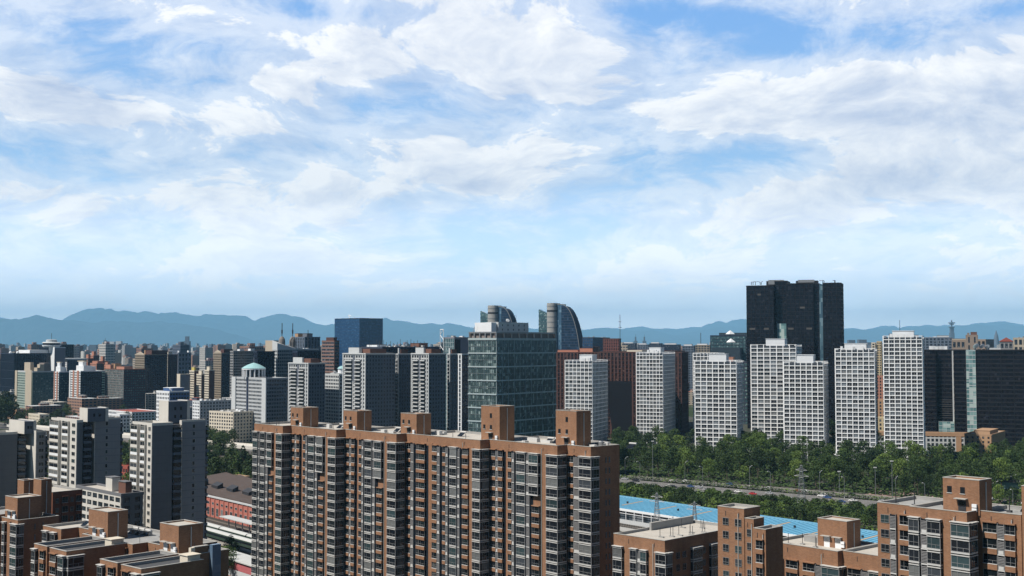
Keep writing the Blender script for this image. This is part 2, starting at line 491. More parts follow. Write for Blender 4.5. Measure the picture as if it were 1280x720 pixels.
# ================================================================== the setting
def build_setting():
    g = MB(); g.prism([(75000 * math.cos(a * math.pi / 36), 75000 * math.sin(a * math.pi / 36)) for a in range(72)], -1.5, 0.0, ground_mat())
    tag(g.obj('ground'), None, None, kind='structure')
    hillm = mat('hill_forest', (.028, .036, .032), .95, .5, .0012, streak=False, spec=.1)
    def ridge(name, D, pts, depth, seed):
        D = 72000 * (1 - math.exp(-D / 26000)); depth *= 1.5
        mb = MB(); i = mb.mi(hillm); nx, ny = 420, 26
        xs = [p[0] for p in pts]
        for j in range(ny + 1):
            t = j / ny; Y = D - depth * .45 + depth * t
            prof = math.sin(min(1, t / .45) * math.pi / 2) ** 1.25 if t <= .45 else math.cos((t - .45) / .55 * math.pi / 2)
            for k in range(nx + 1):
                px = xs[0] + (xs[-1] - xs[0]) * k / nx
                for q in range(len(pts) - 1):
                    if pts[q][0] <= px <= pts[q + 1][0]: break
                a, b = pts[q], pts[q + 1]; e = (px - a[0]) / (b[0] - a[0]); e = e * e * (3 - 2 * e) * .6 + e * .4
                py = a[1] + (b[1] - a[1]) * e
                hgt = max(0, zat(px, py, D)); X = tanx(px) * D
                nn = noise.fractal(Vector((X / 2600, Y / 2600, seed)), 1., 2., 6); fine = noise.fractal(Vector((X / 700, Y / 1400, seed + 9)), 1., 2., 4)
                h = .93 * hgt * prof * (1 + .09 * fine * min(1, prof * 2)) + hgt * .30 * nn + hgt * .05 * prof * noise.ridged_multi_fractal(Vector((X / 1900, Y / 2600, seed)), 1., 2., 5, 1., 2.) * (t < .5) * math.sin(math.pi * min(1, t / .45)) * math.sin(math.pi * min(1, t / .45)) * (t < .45)
                mb.v.append((X, Y, h if 0 < j < ny else -1))
        for j in range(ny):
            for k in range(nx):
                a = j * (nx + 1) + k; mb.f.append((a, a + 1, a + nx + 2, a + nx + 1)); mb.m.append(i)
        tag(mb.obj(name), None, None, kind='structure')
    ridge('hills', 21000, [(-420, 425), (-260, 404), (-120, 399), (0, 398), (60, 396.5), (110, 398.5), (160, 402), (205, 405), (250, 410), (290, 419), (330, 432), (360, 433)], 7000, 3)
    ridge('hills', 26000, [(250, 434), (300, 424), (350, 419), (400, 421), (450, 426), (480, 424), (520, 418), (550, 420), (590, 427), (660, 433)], 6000, 5)
    ridge('mountains', 31000, [(-420, 420), (-200, 403), (0, 400), (60, 397.5), (95, 393), (135, 389.5), (180, 391), (222, 386.5), (258, 395), (292, 394), (320, 401), (360, 400), (400, 406), (440, 403), (482, 400), (530, 405), (570, 405), (600, 408), (640, 411), (700, 415), (760, 420), (830, 424), (900, 425), (960, 433)], 9000, 7)
    ridge('mountains', 29000, [(455, 434), (485, 414), (520, 407), (545, 412), (580, 421), (640, 430), (700, 434)], 6000, 11)
    ridge('mountains', 36000, [(560, 424), (640, 416), (735, 411), (800, 414), (840, 419), (880, 413), (930, 409), (1000, 410), (1052, 414), (1110, 411), (1160, 408), (1205, 403.5), (1240, 408), (1290, 407), (1340, 409), (1600, 415), (1900, 428)], 9000, 13)
    ridge('mountains', 50000, [(700, 424), (780, 413), (850, 409), (905, 403), (950, 406), (1010, 411), (1100, 410), (1200, 406), (1300, 410), (1500, 412), (1800, 425)], 12000, 17)
    # air
    hz = MB(); m = bpy.data.materials.new('air'); m.use_nodes = True; t = NT(m.node_tree); t.n.clear()
    out = t.new('ShaderNodeOutputMaterial'); pv = t.new('ShaderNodeVolumePrincipled')
    pv.inputs['Color'].default_value = (.33, .68, 1.0, 1); pv.inputs['Density'].default_value = HAZE_DENSITY
    pv.inputs['Anisotropy'].default_value = .0
    t.link(pv.outputs[0], out.inputs['Volume'])
    hz.box(-78000, -78000, -3, 78000, 78000, 2300, m)
    tag(hz.obj('haze'), None, None, kind='stuff')
build_setting()

# ================================================================== brick apartment blocks
def pipe(mb, f, u, z0, z1, m=None, r=.07): f.box(mb, u - r, u + r, .0, .16, z0, z1, m or LGREY)

def facade(root, f, cols, z0, nfl, fh, wins, bm, proj=1.25, wrap=False):
    for c in cols:
        k, u0, u1 = c[0], c[1] * f.len, c[2] * f.len
        if k == 'w' and wrap and f.side == 'front' and c[2] > .99: u1 = f.len + proj
        if k == 'w' and wrap and f.side == 'right' and c[1] < .025: u0 = .0
        if k == 'p':                                    # brick strip
            mb = MB(); f.box(mb, u0, u1, 0, .35, z0, z0 + nfl * fh + .4, bm); mb.obj('pier', root); continue
        if k == 'g':                                    # dark glass strip painting in the shade between bays, partly for windows there
            mb = MB(); f.box(mb, u0, u1, 0, .04, z0 + .4, z0 + nfl * fh - .3, G_DARK); mb.obj('gap_shade_strip', root); continue
        if k == 'n':                                    # window in the wall
            for j in range(nfl): wins.add(f, u0, z0 + j * fh + .95, u1 - u0, 1.5, .03)
            continue
        if k == 'a':                                    # shelf for air conditioners behind louvres
            mb = MB(); p = proj * .62
            for j in range(nfl):
                z = z0 + j * fh
                f.box(mb, u0, u1, 0, p, z - .12, z + .12, LGREY); f.box(mb, u0 + .05, u1 - .05, 0, p * .45, z + .12, z + fh - .12, BAYG)
                for q in range(8):
                    zz = z + .3 + q * (fh - .6) / 8
                    f.box(mb, u0 + .05, u1 - .05, p * .6, p - .04, zz, zz + .13, AC)
                if wins.q.random() < .6: f.box(mb, u0 + .15, u1 - .2, p * .5, p * .95, z + .15, z + .75, LGREY)
            f.box(mb, u0, u0 + .08, 0, p - .01, z0, z0 + nfl * fh, AC); f.box(mb, u1 - .08, u1, 0, p - .01, z0, z0 + nfl * fh, AC)
            mb.obj('louvre_shelf', root); continue
        if k in 'bw':
            j0 = c[3] if len(c) > 3 else 0; j1 = c[4] if len(c) > 4 else nfl
            if j0 < 0: j0 += nfl
            if j1 <= 0: j1 += nfl
            mb = MB(); q = proj if k == 'w' else proj * .72
            f.box(mb, u0 + .06, u1 - .06, 0, q - .22, z0 + j0 * fh, z0 + j1 * fh - .1, BAYG)
            for j in range(j0, j1):
                z = z0 + j * fh
                if k == 'w':
                    f.box(mb, u0, u1, 0, q, z + .04, z + .34, BAYW); f.box(mb, u0, u1, 0, q + .05, z + fh - .36, z + fh - .2, BAYW)
                    wins.add(f, u0 + .05, z + .36, u1 - u0 - .1, fh - .72, q - .12)
                    f.box(mb, u0, u0 + .07, q - .2, q - .05, z + .42, z + fh - .42, FRAMEG); f.box(mb, u1 - .07, u1, q - .2, q - .05, z + .42, z + fh - .42, FRAMEG)
                else:
                    f.box(mb, u0, u1, 0, q, z - .02, z + .95, bm); f.box(mb, u0, u1, 0, q, z + .95, z + 1.02, LGREY)
                    wins.add(f, u0 + .03, z + 1.02, u1 - u0 - .06, fh - 1.05, q - .24)
            if k == 'w': f.box(mb, u0 - .1, u1 + .1, 0, q + .25, z0 + j1 * fh, z0 + j1 * fh + .14, BAYW)
            else: f.box(mb, u0 - .05, u1 + .05, 0, q + .1, z0 + j1 * fh - .02, z0 + j1 * fh + .2, bm)
            mb.obj('bay', root)

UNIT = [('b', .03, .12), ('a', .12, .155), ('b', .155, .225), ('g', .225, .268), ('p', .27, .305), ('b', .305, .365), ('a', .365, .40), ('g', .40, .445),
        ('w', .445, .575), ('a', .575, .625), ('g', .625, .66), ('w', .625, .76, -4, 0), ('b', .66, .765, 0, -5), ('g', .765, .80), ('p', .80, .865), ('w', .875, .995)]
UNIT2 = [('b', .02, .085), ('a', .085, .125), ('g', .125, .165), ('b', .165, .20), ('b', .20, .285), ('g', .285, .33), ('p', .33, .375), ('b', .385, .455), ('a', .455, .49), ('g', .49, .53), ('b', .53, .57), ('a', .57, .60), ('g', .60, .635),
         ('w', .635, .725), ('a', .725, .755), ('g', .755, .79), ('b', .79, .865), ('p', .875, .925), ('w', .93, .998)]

class Frame:
    """local frame of a block: origin at roof level of a surveyed corner"""
    def __init__(s, px, py, z, th): s.th = R(th); s.O = at(px, py, z=z); s.z = z
    def loc(s, p):
        d = Vector((p.x - s.O.x, p.y - s.O.y)); c, sn = math.cos(s.th), math.sin(s.th)
        return Vector((d.x * c - d.y * sn, d.x * sn + d.y * c))
    def px(s, px, py, z=None): return s.loc(at(px, py, z=s.z if z is None else z))
    def wld(s, x, y): c, sn = math.cos(s.th), math.sin(s.th); return Vector((s.O.x + x * c + y * sn, s.O.y - x * sn + y * c))
    def on_y(s, px, y, py=560):
        """local x where the column px meets the plane local y"""
        t = tanx(px, py); c, sn = math.cos(s.th), math.sin(s.th)
        return (t * (s.O.y + y * c) - s.O.x - y * sn) / (c + t * sn)
    def on_x(s, px, x, py=560):
        t = tanx(px, py); c, sn = math.cos(s.th), math.sin(s.th)
        return (t * (s.O.y - x * sn) - s.O.x - x * c) / (sn - t * c)
    def root(s, name, label, cat, group=None): return empty(name, (s.O.x, s.O.y, 0), -s.th, label, cat, group)

def penthouse(root, fr, pxl, pxc, pxr, pyt, y, zr, bm=None, h=None, doors=1, wn=2, white_door=False, seed=0):
    bm = bm or BRICK
    x0, x1 = fr.on_y(pxl, y, pyt), fr.on_y(pxc, y, pyt)
    y1 = fr.on_x(pxr, x1, pyt); w = fr.wld(x1, y)
    zt = zat(pxc, pyt, w.y) if h is None else zr + h
    W, L = x1 - x0, max(3, y1 - y)
    mb = MB(); mb.box(x0, y, zr - .3, x1, y + L, zt - .45, bm)
    o = mb.obj('penthouse', root)
    r = MB(); r.box(x0 + .2, y + .2, zt - .45, x1 - .2, y + L - .2, zt - .3, ROOF)
    parapet(r, W, L, zt - .45, .4, .3, bm, COPING, 0, x0, y); r.obj('roof', o)
    f = Face('front', W, L, x0, y); hh = zt - zr
    q = random.Random(seed)
    for k in range(doors):
        u = W * (.42 if doors == 1 else .22 + .38 * k)
        d = MB(); f.box(d, u, u + 1.5, 0, .06, zr, zr + 2.2, WHITE if white_door else DMETAL); f.box(d, u + .12, u + 1.38, .06, .09, zr + 1.1, zr + 2.0, G_DARK if not white_door else LGREY); d.obj('door', o)
        c = MB(); f.box(c, u - .4, u + 1.9, 0, 1.0, zr + 2.45, zr + 2.6, COPING); c.obj('canopy', o)
    for k in range(wn):
        u = W * (.12 + .36 * k)
        if hh > 4.4:
            d = MB(); f.box(d, u, u + .9, 0, .05, zr + 3.4, zr + 4.6, G_DARK); f.box(d, u - .08, u + .98, 0, .12, zr + 3.3, zr + 3.4, LGREY); d.obj('window', o)
        if hh > 8:
            if k: d = MB(); f.box(d, u, u + .9, 0, .05, zr + 6.6, zr + 7.9, G_DARK); d.obj('window', o)
    f2 = Face('right', W, L, x0, y); d = MB(); pipe(d, f2, L * .5, zr, zt - .5, LGREY, .09); d.obj('downpipe', o)
    d = MB(); f.box(d, W * .82, W * .82 + .9, .1, .5, zr + .4, zr + 1.0, WHITE); f.box(d, W * .82, W * .82 + .9, .1, .5, zr + 1.15, zr + 1.75, WHITE); d.obj('air_conditioner', o)
    return o

PROJ = 1.0
def segment(root, x0, x1, y0, depth, zr, z0, nfl, fh, cols, side_cols, wins, bm, roofm, cap=COPING, par=.8):
    W = x1 - x0
    mb = MB(); mb.box(x0, y0, 0, x1, y0 + depth, zr - par, bm)
    parapet(mb, W, depth, zr - par, par - .1, .16, bm, None, 0, x0, y0)
    parapet(mb, W - .32, depth - .32, zr - par, par - .1, .16, ROOFG, None, 0, x0 + .16, y0 + .16)
    w = mb.obj('wall', root)
    c = MB(); parapet(c, W + .12, depth + .12, zr - .1, .1, .42, cap, None, 0, x0 - .06, y0 - .06)
    c.obj('coping', w)
    r = MB(); r.box(x0 + .31, y0 + .31, zr - par, x1 - .31, y0 + depth - .31, zr - par + .12, roofm); r.obj('roof', root)
    f = Face('front', W, depth, x0, y0)
    wr = bool(side_cols) and side_cols[0][0] == 'w'
    facade(root, f, cols, z0, nfl, fh, wins, bm, PROJ, wr)
    if side_cols: facade(root, Face('right', W, depth, x0, y0), side_cols, z0, nfl, fh, wins, bm, PROJ, wr)
    d = MB(); pipe(d, f, W * .78, 0, zr - 1.2, COPING); d.obj('downpipe', root)
    for q in range(2):
        s = MB(); u = W * (.3 + .5 * q); f.box(s, u, u + .12, .0, .06, zr - 1.9, zr - .9, DMETAL); s.obj('overflow_slot', w)

def solar_heater(root, x, y, z, a=0.):
    m = MB(); m.quad([(-1, 0, .1), (1, 0, .1), (1, 1.6, 1.1), (-1, 1.6, 1.1)], G_DARK); m.quad([(-1, 1.6, 1.07), (1, 1.6, 1.07), (1, 0, .07), (-1, 0, .07)], METAL)
    m.beam((-1.15, 1.75, 1.25), (1.15, 1.75, 1.25), .24, LGREY, 8); m.beam((-.9, 1.7, 0), (-.9, 1.7, 1.1), .04, METAL); m.beam((.9, 1.7, 0), (.9, 1.7, 1.1), .04, METAL)
    o = m.obj('solar_heater', root); o.location = (x, y, z); o.rotation_euler = (0, 0, a)
def main_block():
    ZR = 56.5
    fr = Frame(318, 528.8, ZR, 48)
    root = fr.root('apartment_block', 'long orange brick apartment slab in stepped sections with five rooftop stair towers', 'apartment block')
    wins = Windows(root, 'sash', FRAMEG, 11, cap=100)
    rights = [353.4, 420.3, 495.5, 600.2, 696.6, 738.4]; lefts = [364, 431.5, 508, 611.8, 708.7]
    ys = [0.]; xs = [0.]
    for i, px in enumerate(rights):
        x = fr.on_y(px, ys[-1], 545); xs.append(x)
        if i < 5: ys.append(fr.on_x(lefts[i], x, 545))
    yend = fr.on_x(774.3, xs[-1], 560)
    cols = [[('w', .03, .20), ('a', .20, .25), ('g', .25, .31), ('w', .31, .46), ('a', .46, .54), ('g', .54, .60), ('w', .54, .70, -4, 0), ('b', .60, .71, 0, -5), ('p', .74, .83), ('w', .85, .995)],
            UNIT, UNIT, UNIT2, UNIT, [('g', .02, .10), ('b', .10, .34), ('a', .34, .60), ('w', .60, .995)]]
    for i in range(6):
        dep = (yend - ys[i]) if i == 5 else (ys[i + 1] - ys[i] + 15.5)
        side = [('w', .02, min(.2, 2.4 / dep))]
        if i == 5: side += [('n', .50, .54), ('n', .62, .66)]
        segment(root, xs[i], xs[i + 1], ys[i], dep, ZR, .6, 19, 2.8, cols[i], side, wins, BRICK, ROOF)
    for i, (a, b, c, t, sg, n) in enumerate([(363.5, 379, 398, 509.8, 1, 2), (429.3, 446.3, 464.5, 513.8, 2, 2), (501, 520.7, 538.8, 517.5, 3, 2), (601.5, 624.5, 643, 508, 4, 2), (694.8, 720.5, 738.5, 514, 5, 2)]):
        penthouse(root, fr, a, b, c, t, ys[sg] + 1.2, ZR - .7, seed=i)
    for i in range(6):
        q = random.Random(i + 40)
        for k in range(3):
            x = q.uniform(xs[i] + 3, xs[i + 1] - 3); y = ys[i] + q.uniform(5, 12); mb = MB()
            mb.box(x, y, ZR - .68, x + q.uniform(1.2, 4), y + 1.2, ZR - .68 + q.uniform(.5, 1.4), LGREY); mb.obj('roof_duct', root)
        for k in range(3 if i in (1, 2, 4) else 1): solar_heater(root, xs[i] + 14 + 2.9 * k, ys[i] + 9, ZR - .68, .1)
        m = MB(); m.lathe([(.7, ZR - .7), (.7, ZR + .6), (.5, ZR + .8)], METAL, 12, xs[i + 1] - 4, ys[i] + 8); m.obj('water_tank', root)
        if i in (0, 3): mast(root, xs[i] + 6, ys[i] + 5, ZR - .68, 3.2, .06)
        for k in range(2):
            x = q.uniform(xs[i] + 3, xs[i + 1] - 3); mb = MB(); mb.beam((x, ys[i] + 3, ZR - .7), (x, ys[i] + 3, ZR + .9), .08, DMETAL, 6); mb.obj('vent_pipe', root)
    wins.build()
main_block()

PROJ = .8
def front_right():
    # stepped block with the long flat roof, the stair tower and the roof hut
    Z = 38.; fr = Frame(767, 666.3, Z, 45)
    root = fr.root('apartment_block', 'orange brick block with a long flat roof full of vent pipes beside the blue canopy', 'apartment block')
    wins = Windows(root, 'sash', FRAMEG, 21)
    c = fr.px(832, 675.4); e = fr.on_x(926.5, c.x, 657)
    segment(root, 0, c.x, 0, e, Z, .9, 12, 2.85, [('w', .02, .20), ('w', .36, .49), ('a', .49, .56), ('w', .56, .68), ('w', .85, .998)],
            [('w', .01, .06), ('n', .14, .18), ('n', .22, .26), ('w', .32, .44), ('n', .48, .51), ('w', .56, .68), ('n', .72, .75), ('w', .80, .92)], wins, BRICK, ROOF)
    q = random.Random(5)
    wal = MB(); wal.box(.6, e * .42, Z - .7, 1.2, e - .6, Z + 1.1, ROOFG); wal.box(.6, e * .42, Z + 1.1, 1.25, e - .6, Z + 1.2, COPING); wal.obj('parapet', root)
    for k in range(9):
        x = c.x * (.25 + .6 * q.random()); y = e * (.2 + .085 * k); mb = MB()
        mb.box(x - .7, y - .25, Z - .7, x + .7, y + .25, Z - .4, ROOFG)
        for d in (-.4, .35)[: 1 + k % 2]: mb.beam((x + d, y, Z - .4), (x + d, y, Z + 1.6), .07, DMETAL, 6)
        mb.obj('vent_pipe', root)
    wins.build()
    # stair tower with stepped shoulders
    ft = Frame(897, 634, 44.0, 45); D0 = 252.
    ft.O = Vector((tanx(897, 634) * 258, 258., 44.)); ft.z = 44
    zt = zat(897, 632, 258)
    root = ft.root('stair_tower', 'tall orange brick stair tower with stepped shoulders behind the pipe covered roof', 'stair tower')
    wins = Windows(root, 'sash', FRAMEG, 22)
    x1 = ft.on_y(930, 0, 636); y1 = ft.on_x(950, x1, 636)
    segment(root, 0, x1, 0, y1, zt, zt - 2.0 - 16 * 2.8, 16, 2.8, [('n', .2, .42), ('n', .66, .9)], [('n', .3, .6)], wins, BRICK, ROOF, par=.7)
    ya = -.6; xa, xb = ft.on_y(931, ya, 646), ft.on_y(942, ya, 648); w = ft.wld(xb, ya); z2 = zat(942, 648.5, w.y); yy = ft.on_x(955, xb, 646)
    segment(root, max(x1 + .02, xa), xb, ya, yy - ya, z2, z2 - 1.9 - 15 * 2.8, 15, 2.8, [('n', .25, .75)], None, wins, BRICK, ROOFG, par=.6)
    yb = -3.0; xc, xd = xb + .02, ft.on_y(957, yb, 661); w = ft.wld(xd, yb); z3 = zat(957, 661.5, w.y); y3 = ft.on_x(978.5, xd, 654)
    segment(root, ft.on_y(942, yb, 660), xd, yb, y3 - yb, z3, z3 - 2.3 - 13 * 2.8, 13, 2.8, [('b', .25, .85)], None, wins, BRICK, ROOFG, par=.7)
    wins.build()
    # block with the hut
    fr = Frame(958.5, 675.5, Z, 49)
    root = fr.root('apartment_block', 'orange brick block with a square roof hut with two white doors', 'apartment block')
    wins = Windows(root, 'sash', FRAMEG, 23)
    a = fr.px(1034, 691.5); e = fr.on_x(1053, a.x, 685)
    segment(root, 0, a.x, 0, 16, Z, .9, 12, 2.8, [('w', .0, .16), ('a', .16, .25), ('b', .29, .46), ('b', .53, .70), ('a', .71, .80), ('w', .80, .995)], [('w', .02, .14)], wins, BRICK, ROOF)
    b = fr.on_y(1099, e, 690)
    segment(root, a.x + .02, b + 3, e, 14, Z, .9, 12, 2.8, [('b', .12, .40), ('a', .41, .56), ('w', .57, .85)], None, wins, BRICK, ROOF)
    penthouse(root, fr, 1022, 1058.5, 1075.5, 652, 6.5, Z - .7, doors=2, wn=0, white_door=True, seed=9)
    for k, (u, v) in enumerate([(.2, 3), (.33, 5), (.55, 4), (.62, 2.5)]):
        mb = MB(); x = a.x * u; mb.box(x - .5, v - .4, Z - .7, x + .5, v + .4, Z - .45, ROOFG); mb.beam((x, v, Z - .5), (x, v, Z + 1.8), .07, DMETAL, 6); mb.obj('vent_pipe', root)
    wal = MB(); wal.box(a.x * .2, 9, Z - .7, a.x * .5, 10.5, Z + .7, ROOFG); wal.obj('roof_duct', root)
    wins.build()
    # taller block
    Z = 53.; fr = Frame(1096.5, 627, Z, 48)
    root = fr.root('apartment_block', 'tall orange brick block with white framed bays and a two storey roof hut', 'apartment block')
    wins = Windows(root, 'sash', FRAMEG, 24)
    a = fr.px(1140.5, 631.2); b = fr.px(1208.5, 642.2); yb = b.y
    xa = fr.on_y(1140.5, 0, 631); ybb = min(-.2, (a.y + b.y) / 2 - .6) if False else -.9
    xb = fr.on_y(1208.5, ybb, 641); yc = fr.on_x(1222.5, xb, 639)
    xc = fr.on_y(1276.5, yc, 646)
    segment(root, 0, xa, 0, 14, Z, 1.0, 18, 2.78, [('n', .10, .34), ('a', .39, .56), ('b', .66, .985)], None, wins, BRICK, ROOFG)
    segment(root, xa + .02, xb, ybb, 14.9, Z, 1.0, 18, 2.78, [('w', .0, .19), ('a', .21, .33), ('w', .33, .57), ('p', .63, .73), ('w', .75, .995)], [('w', .02, .16)], wins, BRICK, ROOFG)
    segment(root, xb + .02, xc, yc, 14 - yc, Z, 1.0, 18, 2.78, [('b', .12, .46), ('a', .47, .63), ('b', .64, .88)], None, wins, BRICK, ROOFG)
    penthouse(root, fr, 1178.5, 1224, 1239.5, 600.5, 3.0, Z - .7, seed=3)
    for u, v in ((xa * .3, 3), (xa * .75, 4), (xb * .55, 10), (xb + 3, yc + 6), (xb + 8, yc + 4)):
        mb = MB(); mb.beam((u, v, Z - .6), (u, v, Z + 2.2), .09, DMETAL, 6); mb.box(u - .4, v - .4, Z - .7, u + .4, v + .4, Z - .3, ROOFD); mb.obj('vent_pipe', root)
    solar_heater(root, xa + 2, 9, Z - .68); solar_heater(root, xa + 5, 9, Z - .68); solar_heater(root, xb + 5, yc + 8, Z - .68)
    penthouse(root, fr, 1276.8, 1310, 1325, 610, yc - 1.2, .7, seed=4, wn=0)
    wins.build()
front_right()

def front_left():
    Z = 38.
    fr = Frame(53.8, 656.5, Z, 42)
    root = fr.root('apartment_block', 'orange brick block of stepped wings with bitumen roofs and two square roof huts', 'apartment block')
    wins = Windows(root, 'sash', FRAMEG, 31)
    A = fr.px(79.6, 660.9); B0 = fr.px(109.8, 666); B1 = fr.px(167.8, 679.8); C0 = fr.px(203, 686.5); C1 = fr.px(235.5, 693.8)
    dep = fr.on_x(286, C1.x, 684.5); back = 15.
    S = lambda x0, x1, y0, d, cols, side=None, r=ROOF, z=Z: segment(root, x0, x1, y0, d, z, 1.1, 13, 2.75, cols, side, wins, BRICK, r)
    S(0, A.x, 0, back, [('w', .12, .38), ('w', .55, .8)], None, ROOF)
    S(A.x + .02, B0.x, 4.5, back - 4.5, [('n', .2, .6)], None, ROOFG)
    S(B0.x + .02, B1.x, 0, back, [('w', .10, .18), ('b', .32, .48), ('b', .56, .72), ('b', .80, .92)], None, ROOFG)
    S(B1.x + .02, C0.x, 3.8, back - 3.8, [('n', .3, .6)], None, ROOFG)
    S(C0.x + .02, C1.x, 0, dep, [('w', .02, .2), ('b', .40, .72)], [('w', .02, .18), ('n', .3, .34)], ROOF)
    R1 = [fr.px(39, 679.5), fr.px(57, 683), fr.px(63, 684), fr.px(83, 689)]
    R2 = [fr.px(124.6, 698.4), fr.px(145, 703.7), fr.px(152.5, 705), fr.px(176.4, 711)]
    for Q in (R1, R2):
        y0 = Q[3].y
        S(Q[0].x, Q[1].x, y0 + .3, -y0 - .4, [('w', .02, .30), ('b', .55, .9)], None, ROOFD)
        S(Q[1].x + .02, Q[2].x - .02, y0 + 1.6, -y0 - 1.7, [], None, ROOFD, Z - 2.)
        S(Q[2].x, Q[3].x, y0, -y0 - .1, [('b', .12, .48), ('w', .68, .99)], [('w', .02, .26)], ROOFD)
        m = MB(); x = Q[3].x; m.box(x - 3.4, -3.6, Z - .7, x - .5, -.6, Z + 1.0, CREAM); m.box(x - 3.6, -3.8, Z + 1.0, x - .3, -.4, Z + 1.15, CREAM); m.obj('skylight_box', root)
    penthouse(root, fr, 111, 135, 160, 640, 1.0, Z - .7, doors=2, wn=0, white_door=True, seed=5)
    penthouse(root, fr, 200, 223.5, 254, 657.5, 1.0, Z - .7, doors=2, wn=0, white_door=True, seed=6)
    # glazed shaft on the shaded end wall
    y0 = fr.on_x(262, C1.x, 690); y1 = fr.on_x(272.5, C1.x, 690)
    m = MB(); f = Face('right', C1.x, dep, 0, 0); f.box(m, y0, y1, 0, 1.1, 0, Z + 1.6, glazing('shaft_glass', (.10, .16, .24), (.14, .20, .28), (.2, .26, .34), 1.6, 1.6, .5, .9, .2))
    m.obj('glass_shaft', root)
    m = MB(); f.box(m, y0 - 4.4, y0 - 3.4, -1.3, -.4, Z - .7, Z + 1.3, CREAM); f.box(m, y0 - 3.4, y0 - .1, -.8, -.4, Z - .7, Z + 1.3, BRICK); f.box(m, y0 - 3.6, y0, -1.4, -.3, Z + 1.3, Z + 1.45, COPING); m.obj('roof_screen', root)
    q = random.Random(8)
    for k in range(7):
        x, y = q.uniform(B0.x, C1.x - 1), q.uniform(6, 11); m = MB(); m.box(x, y, Z - .7, x + 1.6, y + 1, Z + .4, COPING); m.box(x - .15, y - .15, Z + .4, x + 1.75, y + 1.15, Z + .52, ROOFG); m.obj('chimney', root)
    for k in range(3): solar_heater(root, B0.x + 5 + 2.8 * k, 9.5, Z - .68)
    solar_heater(root, A.x * .5, 8, Z - .68); mast(root, C1.x - 3, 4, Z - .7, 2.6, .05); mast(root, B1.x - 2, 3, Z - .7, 3, .05)
    wins.build()
    # block further along with the tall stair huts
    fr = Frame(1.5, 645.6, Z, 42)
    root = fr.root('apartment_block', 'shadowed orange brick block with tall stair huts, next to the grey residential tower', 'apartment block')
    wins = Windows(root, 'sash', FRAMEG, 33)
    A = fr.px(24.7, 649.7); e = fr.on_x(73.5, A.x, 643)
    q0 = -14
    segment(root, q0, 0, -1., 12, Z + .6, 1.1, 13, 2.75, [('w', .3, .6), ('b', .7, .9)], None, wins, BRICK, ROOFG)
    segment(root, .02, A.x, 0, e, Z, 1.1, 13, 2.75, [('w', .22, .36), ('p', .45, .62), ('w', .72, .995)], [('w', .02, .12), ('n', .4, .43), ('n', .6, .63)], wins, BRICK, ROOFD)
    penthouse(root, fr, 6.6, 22, 51.6, 622.5, 1.0, Z - .7, doors=2, wn=0, white_door=True, seed=7)
    penthouse(root, fr, 42, 51.7, 64, 599.5, 10.5, Z - .7, doors=0, wn=0, seed=8)
    penthouse(root, fr, 22, 30, 41, 600.5, 9.5, Z - .7, doors=1, wn=0, white_door=True, seed=12)
    wins.build()
    # dark block behind it, seen on its shaded side
    w = Vector((tanx(64.5, 614) * 372, 372.)); c = fr
    O, W, L = site(30, 66, 103, 372, 42, 614)
    root = empty('apartment_block', (O.x, O.y, 0), -R(42), 'low dark brick block seen on its shaded side below the grey towers', 'apartment block')
    wins = Windows(root, 'sash', FRAMEG, 34, cap=60); zt = zat(66, 615, 372)
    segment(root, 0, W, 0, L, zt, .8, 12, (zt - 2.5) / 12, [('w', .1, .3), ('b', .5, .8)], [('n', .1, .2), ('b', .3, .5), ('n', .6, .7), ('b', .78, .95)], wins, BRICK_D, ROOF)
    wins.build()
front_left()

